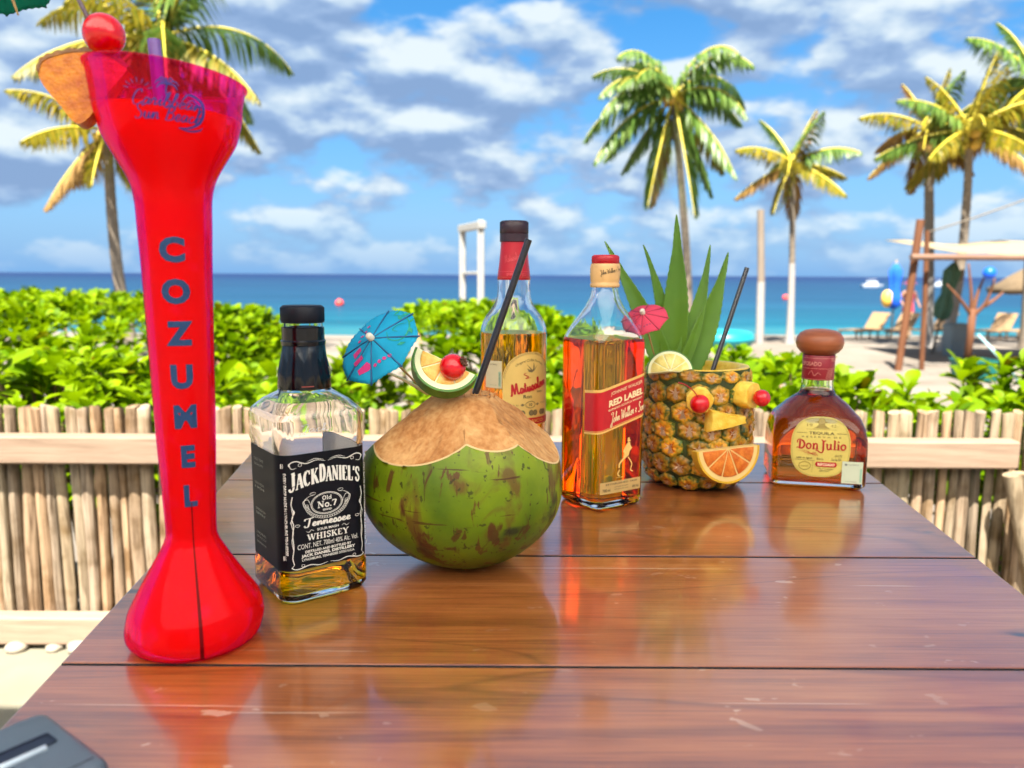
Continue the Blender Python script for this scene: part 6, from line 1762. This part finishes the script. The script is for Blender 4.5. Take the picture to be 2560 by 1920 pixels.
def chunk(loc, n, r, th, label, seed):
    rr = random.Random(seed); mb = MB(); lps = []
    for q, h in ((.9, 0), (1.0, .15), (1.0, .85), (.93, 1.0)):
        lps.append([(r * q * (1 + .05 * math.sin(5 * a + seed) + rr.uniform(-.05, .05)) * math.cos(a), r * q * (1 + rr.uniform(-.05, .05)) * math.sin(a), th * h) for a in [2 * PI * j / 26 for j in range(26)]])
    mb.loft(lps)
    o = mb.build('pineapple_chunk', chunk_m, None, sharp=40)
    o.matrix_world = Matrix.Translation(loc) @ basis(n).to_4x4(); tag(o, label, 'pineapple chunk', 'pineapple pieces of the fruit face')
p, n = on_pine(2, .1170, -.002); chunk(p + n * .004, n, .0158, .012, 'round yellow pineapple piece forming the left eye of the face', 1)
cherry(p + n * .0235 + Vector((0, 0, -.002)), .0112, 'red cherry with long stem as left eye of the pineapple face', (R(14), R(-18), 0), [(-.004, 0, .019), (-.011, 0, .029), (-.018, 0, .034)])
p, n = on_pine(52, .1215, -.004); chunk(p, n, .0165, .020, 'ragged yellow pineapple piece forming the right eye of the face', 2)
cherry(p + n * .031 + Vector((0, 0, -.0015)), .0100, 'red cherry at the right side as right eye of the pineapple face', (R(40), R(60), 0))
def nose():
    p, n = on_pine(26, .0930, 0.002)
    mb = MB(); s = [(-.0225, .0140, 0), (-.0225, -.0135, 0), (.026, -.0045, 0), (.026, .0035, 0)]
    lps = [[(x, y, -.002) for x, y, z in s], [(x * 1.0, y * 1.04, .006) for x, y, z in s], [(x * .9 + .001, y * .84, .0115) for x, y, z in s]]
    fine = []
    for lp in lps:
        q = []
        for i in range(4):
            a, b = Vector(lp[i]), Vector(lp[(i + 1) % 4])
            for k in range(5): q.append(a + (b - a) * k / 5 + Vector((.0006 * math.sin(7 * k + i), .0006 * math.cos(5 * k), 0)))
        fine.append(q)
    mb.loft(fine)
    o = mb.build('pineapple_chunk', chunk_m, None, sharp=40)
    o.matrix_world = Matrix.Translation(p) @ basis(n).to_4x4(); tag(o, 'pointed yellow pineapple wedge forming the nose of the face', 'pineapple chunk', 'pineapple pieces of the fruit face')
nose()
p, n = on_pine(26, .0600, .0045)
slice_half('grapefruit_slice', p, (n.x + .05, n.y, .10), (-.05, 0, 1), .0415, .014, -180, 0, 5, plain('citrus_rind', S(206, 158, 26), .4, .1, 90, .3), plain('citrus_pith', S(220, 186, 112), .6, .05, 60), pulp('grapefruit_pulp', S(190, 84, 20), S(224, 136, 50)), 'half slice of pink grapefruit forming the smiling mouth of the pineapple', 'grapefruit slice', .06, .13)

# ================================================================== TALL RED CUP
def cup():
    t = empty('yard_cup', (-.2268, .5316, TZ + .0006), R(22), 'tall neon red plastic yard cup with blue letters standing at the left', 'cup')
    pr = [(.0335, .0), (.0385, .0008), (.0435, .0040), (.0465, .0105), (.0470, .0165), (.0455, .0245), (.0438, .0294), (.0377, .0402), (.0286, .0556), (.0205, .0700), (.0180, .0755), (.0170, .0836), (.0181, .1171), (.0196, .1536), (.0212, .2140), (.0224, .2626), (.0235, .2895), (.0244, .3107), (.0273, .3224), (.0325, .3325), (.0405, .3467), (.0435, .3560), (.0453, .3640), (.0466, .3762), (.0482, .3870)]
    # smooth profile
    sm = [tuple(q) for q in bez(pr, 4)]
    rp = lambda z: float(np.interp(z, [q[1] for q in sm], [q[0] for q in sm]))
    def tilt(x, z):      # the lip is cut on a slant and the foot bulges a little to one side
        return z - .105 * x * max(0, (z - .33) / .057) + .075 * x * math.exp(-((z - .02) / .02) ** 2) * min(1, z / .01)
    n = 72
    def ring(r, z): return [(r * math.cos(2 * PI * j / n), r * math.sin(2 * PI * j / n), tilt(r * math.cos(2 * PI * j / n), z)) for j in range(n)]
    w = .0006
    mb = MB()
    lps = [ring(r, z) for r, z in sm] + [ring(sm[-1][0] + .0012, .3872), ring(sm[-1][0] + .0014, .3884), ring(sm[-1][0] + .0004, .3892), ring(sm[-1][0] - .0010, .3884)]
    lps += [ring(max(.001, r - w), z) for r, z in sm[::-1] if z > .002] + [ring(.03, .0022)]
    mb.loft(lps)
    m, tt = newmat('neon_red_plastic')
    gl = tt.nodes.new('ShaderNodeBsdfTransparent'); gl.inputs['Color'].default_value = (1.0, .20, .88, 1)
    tr = tt.nodes.new('ShaderNodeBsdfTranslucent'); tr.inputs['Color'].default_value = (1.0, .03, .02, 1)
    df = tt.nodes.new('ShaderNodeBsdfDiffuse'); df.inputs['Color'].default_value = (1.0, .03, .02, 1)
    gs = tt.nodes.new('ShaderNodeBsdfGlossy'); gs.inputs['Roughness'].default_value = .08
    lw = tt.nodes.new('ShaderNodeFresnel'); lw.inputs['IOR'].default_value = 1.25
    m0 = tt.nodes.new('ShaderNodeMixShader'); m0.inputs[0].default_value = .5
    tt.links.new(tr.outputs[0], m0.inputs[1]); tt.links.new(df.outputs[0], m0.inputs[2])
    m1 = tt.nodes.new('ShaderNodeMixShader'); m1.inputs[0].default_value = .16
    tt.links.new(gl.outputs[0], m1.inputs[1]); tt.links.new(m0.outputs[0], m1.inputs[2])
    m2 = tt.nodes.new('ShaderNodeMixShader'); fk = tt.nodes.new('ShaderNodeMath'); fk.operation = 'MULTIPLY'; fk.inputs[1].default_value = .36; tt.links.new(lw.outputs[0], fk.inputs[0]); tt.links.new(fk.outputs[0], m2.inputs[0])
    tt.links.new(m1.outputs[0], m2.inputs[1]); tt.links.new(gs.outputs[0], m2.inputs[2])
    finish(tt, m2.outputs[0])
    mb.build('shell', m, t)
    # frozen drink
    m, tt = newmat('red_slush')
    tc = tt.nodes.new('ShaderNodeTexCoord'); nz = tt.nodes.new('ShaderNodeTexNoise'); nz.inputs['Scale'].default_value = 45; nz.inputs['Detail'].default_value = 5
    tt.links.new(tc.outputs['Object'], nz.inputs['Vector'])
    r = ramp(tt, [(.35, (1.0, .03, .0)), (.6, (1.0, .045, .004)), (.72, (1.0, .12, .10))]); tt.links.new(nz.outputs['Fac'], r.inputs[0])
    df = tt.nodes.new('ShaderNodeBsdfDiffuse'); tr = tt.nodes.new('ShaderNodeBsdfTranslucent')
    tt.links.new(r.outputs[0], df.inputs[0]); tt.links.new(r.outputs[0], tr.inputs[0])
    m0 = tt.nodes.new('ShaderNodeMixShader'); m0.inputs[0].default_value = .62
    tt.links.new(df.outputs[0], m0.inputs[1]); tt.links.new(tr.outputs[0], m0.inputs[2]); finish(tt, m0.outputs[0])
    mb = MB(); lvl = .3640
    lps = [ring(.03, .0032)] + [ring(max(.001, q[0] - .0007), q[1]) for q in sm if .0035 < q[1] < lvl] + [ring(rp(lvl) - .0007, lvl), ring(rp(lvl) * .6, lvl + .002), ring(.002, lvl + .003)]
    mb.loft(lps); mb.build('frozen_drink', m, t)
    # letters down the stem
    def fn(u, v, h):
        r_ = rp(v) + h; a = u / .0215
        return (r_ * math.sin(a), -r_ * math.cos(a), v)
    for c, z, u in zip("COZUMEL", (.2770, .2500, .2225, .1937, .1665, .1390, .1113), (-.0022, -.0012, -.0004, -.0004, .0006, .0010, .0014)):
        P_ = Print(fn, .0003)
        hh = .0150 - .0006 * (c in 'EL')
        P_.text(c, u, z - hh / 2, hh, ink_blue, bold=.055)
        P_.build(t, {ink_blue: 'letter'})
    P_ = Print(fn, .0003)
    P_.ribbon([(.0016, .004 + .102 * i / 30) for i in range(31)], .0011, plain('seam_dark_red', S(96, 0, 6), .5, Specular_IOR_Level=.1)); P_.build(t, {k_: 'mould_seam' for k_ in P_.inks})
    # round logo on the bowl
    ip = plain('ink_violet', S(34, 34, 120), .5)
    def fb(u, v, h):
        r_ = rp(v) + h; a = u / .044
        x, y = r_ * math.sin(a), -r_ * math.cos(a)
        return (x, y, tilt(x, v))
    P_ = Print(fb, .0004)
    P_.strokes("Caribbean", -.0005, .3610, .0085, ip, w=.0390, font=SCRIPT, thick=.09, shear=.25)
    P_.strokes("Sun Beach", .0000, .3535, .0085, ip, w=.0390, font=SCRIPT, thick=.10, shear=.2)
    for i in range(7):
        a = R(20 + 24 * i); P_.ribbon([(-.0150 + .0055 * math.cos(a), .3685 + .0045 * math.sin(a)), (-.0150 + .0085 * math.cos(a), .3685 + .0072 * math.sin(a))], .0007, ip, taper=True)
    px, py = .0005, .3738
    P_.ribbon(bez([(px, py), (px - .0006, py - .003), (px - .0002, py - .0075)], 5), .0008, ip)
    for a, l in ((165, .0065), (130, .006), (95, .005), (55, .006), (20, .0068), (-15, .006), (200, .006)):
        P_.ribbon(bez([(px, py), (px + l * .6 * math.cos(R(a)), py + l * .55 * math.sin(R(a)) + .0012), (px + l * math.cos(R(a)), py + l * .7 * math.sin(R(a)) - .0014)], 5), .0010, ip, taper=True)
    P_.ribbon(bez([(.0080, .3655), (.0120, .3700), (.0190, .3670), (.0205, .3600), (.0180, .3540), (.0120, .3505), (.0060, .3500)], 8), .0019, ip, taper=True)
    P_.ribbon(bez([(.0090, .3630), (.0140, .3672), (.0178, .3630), (.0175, .3580)], 8), .0008, ip, taper=True)
    P_.ribbon(bez([(.0060, .3498), (.0130, .3488), (.0190, .3502), (.0205, .3520)], 8), .0012, ip, taper=True)
    P_.build(t, {ip: 'logo'})
    return t
cup()
straw((-.2230, .545, TZ + .05), (-.2430, .552, TZ + .418), .0042, plain('straw_purple', S(112, 84, 150), .4), 'purple-grey straw standing in the red cup')
def cup_wedge():
    """thick pineapple slice with its rind, slotted on the rim of the cup"""
    o0 = Vector((-.2710, .5250, TZ + .3740))
    t = bpy.data.objects.new('pineapple_slice', None); col.objects.link(t)
    t.matrix_world = Matrix.Translation(o0) @ basis((.12, -.98, .16), (0, 0, 1)).to_4x4()
    tag(t, 'pineapple slice with brown rind slotted on the rim of the red cup', 'pineapple slice')
    out = bez([(-.0300, .0113), (-.0275, .0188), (-.0200, .0226), (-.0083, .0256), (.0083, .0253), (.0235, .0164)], 7)
    inn = bez([(.0235, .0150), (.0120, .0000), (-.0050, -.0205), (-.0180, -.0080), (-.0268, .0030), (-.0302, .0105)], 6)
    fm = pulp('slice_flesh', S(164, 78, 2), S(206, 128, 6))
    poly = [(p[0], p[1]) for p in out[:-1]] + [(p[0], p[1]) for p in inn[:-1]]
    th = .011
    mb = MB(); mb.loft([[(x, y, 0) for x, y in poly], [(x, y, th) for x, y in poly]]); mb.build('flesh', fm, t, sharp=40)
    mb = MB(); lps = []
    for i, p in enumerate(out):
        k = .0012 + .0013 * abs(math.sin(i * .72))
        d = Vector((p[0], p[1] + .02)).normalized()
        a, b = Vector((p[0], p[1])) - d * .0006, Vector((p[0], p[1])) + d * k
        lps.append([(a.x, a.y, -.0004), (b.x, b.y, 0), (b.x, b.y, th), (a.x, a.y, th + .0004)])
    mb.loft(lps); mb.build('rind', plain('slice_rind', S(116, 70, 14), .6, .45, 160, .6), t, sharp=40)
cup_wedge()
cherry((-.2615, .522, TZ + .4125), .0128, 'red cherry skewered above the pineapple slice of the red cup', (R(10), R(-70), 0))
cherry_mat2 = cherry_mat
paper_umbrella((-.338, .545, TZ + .4610), (-.35, .15, .92), .0330, .0110, papermat('paper_teal', S(34, 176, 150)), None, plain('ink_teal_dark', S(30, 110, 120), .7), plain('rib_grey', S(90, 110, 110), .6),
               'teal paper umbrella above the red cup cut by the photo corner', .034, cream_hub, R(15), False)
mb = MB(); mb.tube([(-.2625, .522, TZ + .4050), (-.2755, .522, TZ + .432), (-.2890, .525, TZ + .460)], [.0014, .0014, .0012], 8)
tag(mb.build('cocktail_pick', plain('pick_brown', S(96, 80, 92), .6)), 'thin dark pick stuck through the cherry of the red cup', 'pick')

# ================================================================== GREY PLASTIC CASE
def case():
    t = empty('plastic_case', (-.251, .328, TZ), R(-36.5), 'grey plastic case with dark slots at the lower left table edge', 'case')
    g = plain('grey_plastic', S(76, 86, 96), .42, .05, 60, .15)
    hw, hd, h = .0370, .0500, .030
    dk = plain('dark_slot', S(10, 12, 30), .25)
    mb = MB(); mb.loft([rsec(hw - .002, hd - .002, .006, 0), rsec(hw, hd, .007, .002), rsec(hw, hd, .007, h - .005), rsec(hw - .0015, hd - .0015, .006, h - .0015), rsec(hw - .0045, hd - .0045, .004, h)])
    mb.build('shell', g, t, sharp=60)
    for x, y, w, l in ((.0095, .0015, .0095, .052), (.0300, -.020, .0085, .04)):
        mb = MB(); mb.loft([rsec(w / 2 + .0012, l / 2 + .0012, .0012, h), rsec(w / 2 + .0012, l / 2 + .0012, .0012, h + .0006), rsec(w / 2, l / 2, .0010, h + .0006), rsec(w / 2, l / 2, .001, h + .0002)], False, True)
        mb.build('slot', dk if x < .02 else dk, t, sharp=40, matrix=Matrix.Translation((-.002 + x - .012, y + .012, 0)))
    mb = MB(); mb.tube([(.0035, -.03, h + .0009), (.0035, .034, h + .0009)], [.0016, .0016], 8); mb.build('bright_bar', plain('clear_bar', S(206, 216, 222), .2), t)
    mb = MB(); mb.box((hw - .0082, 0, h + .0001), (.0005, hd * 1.8, .0003)); mb.build('seam', dk, t)
case()
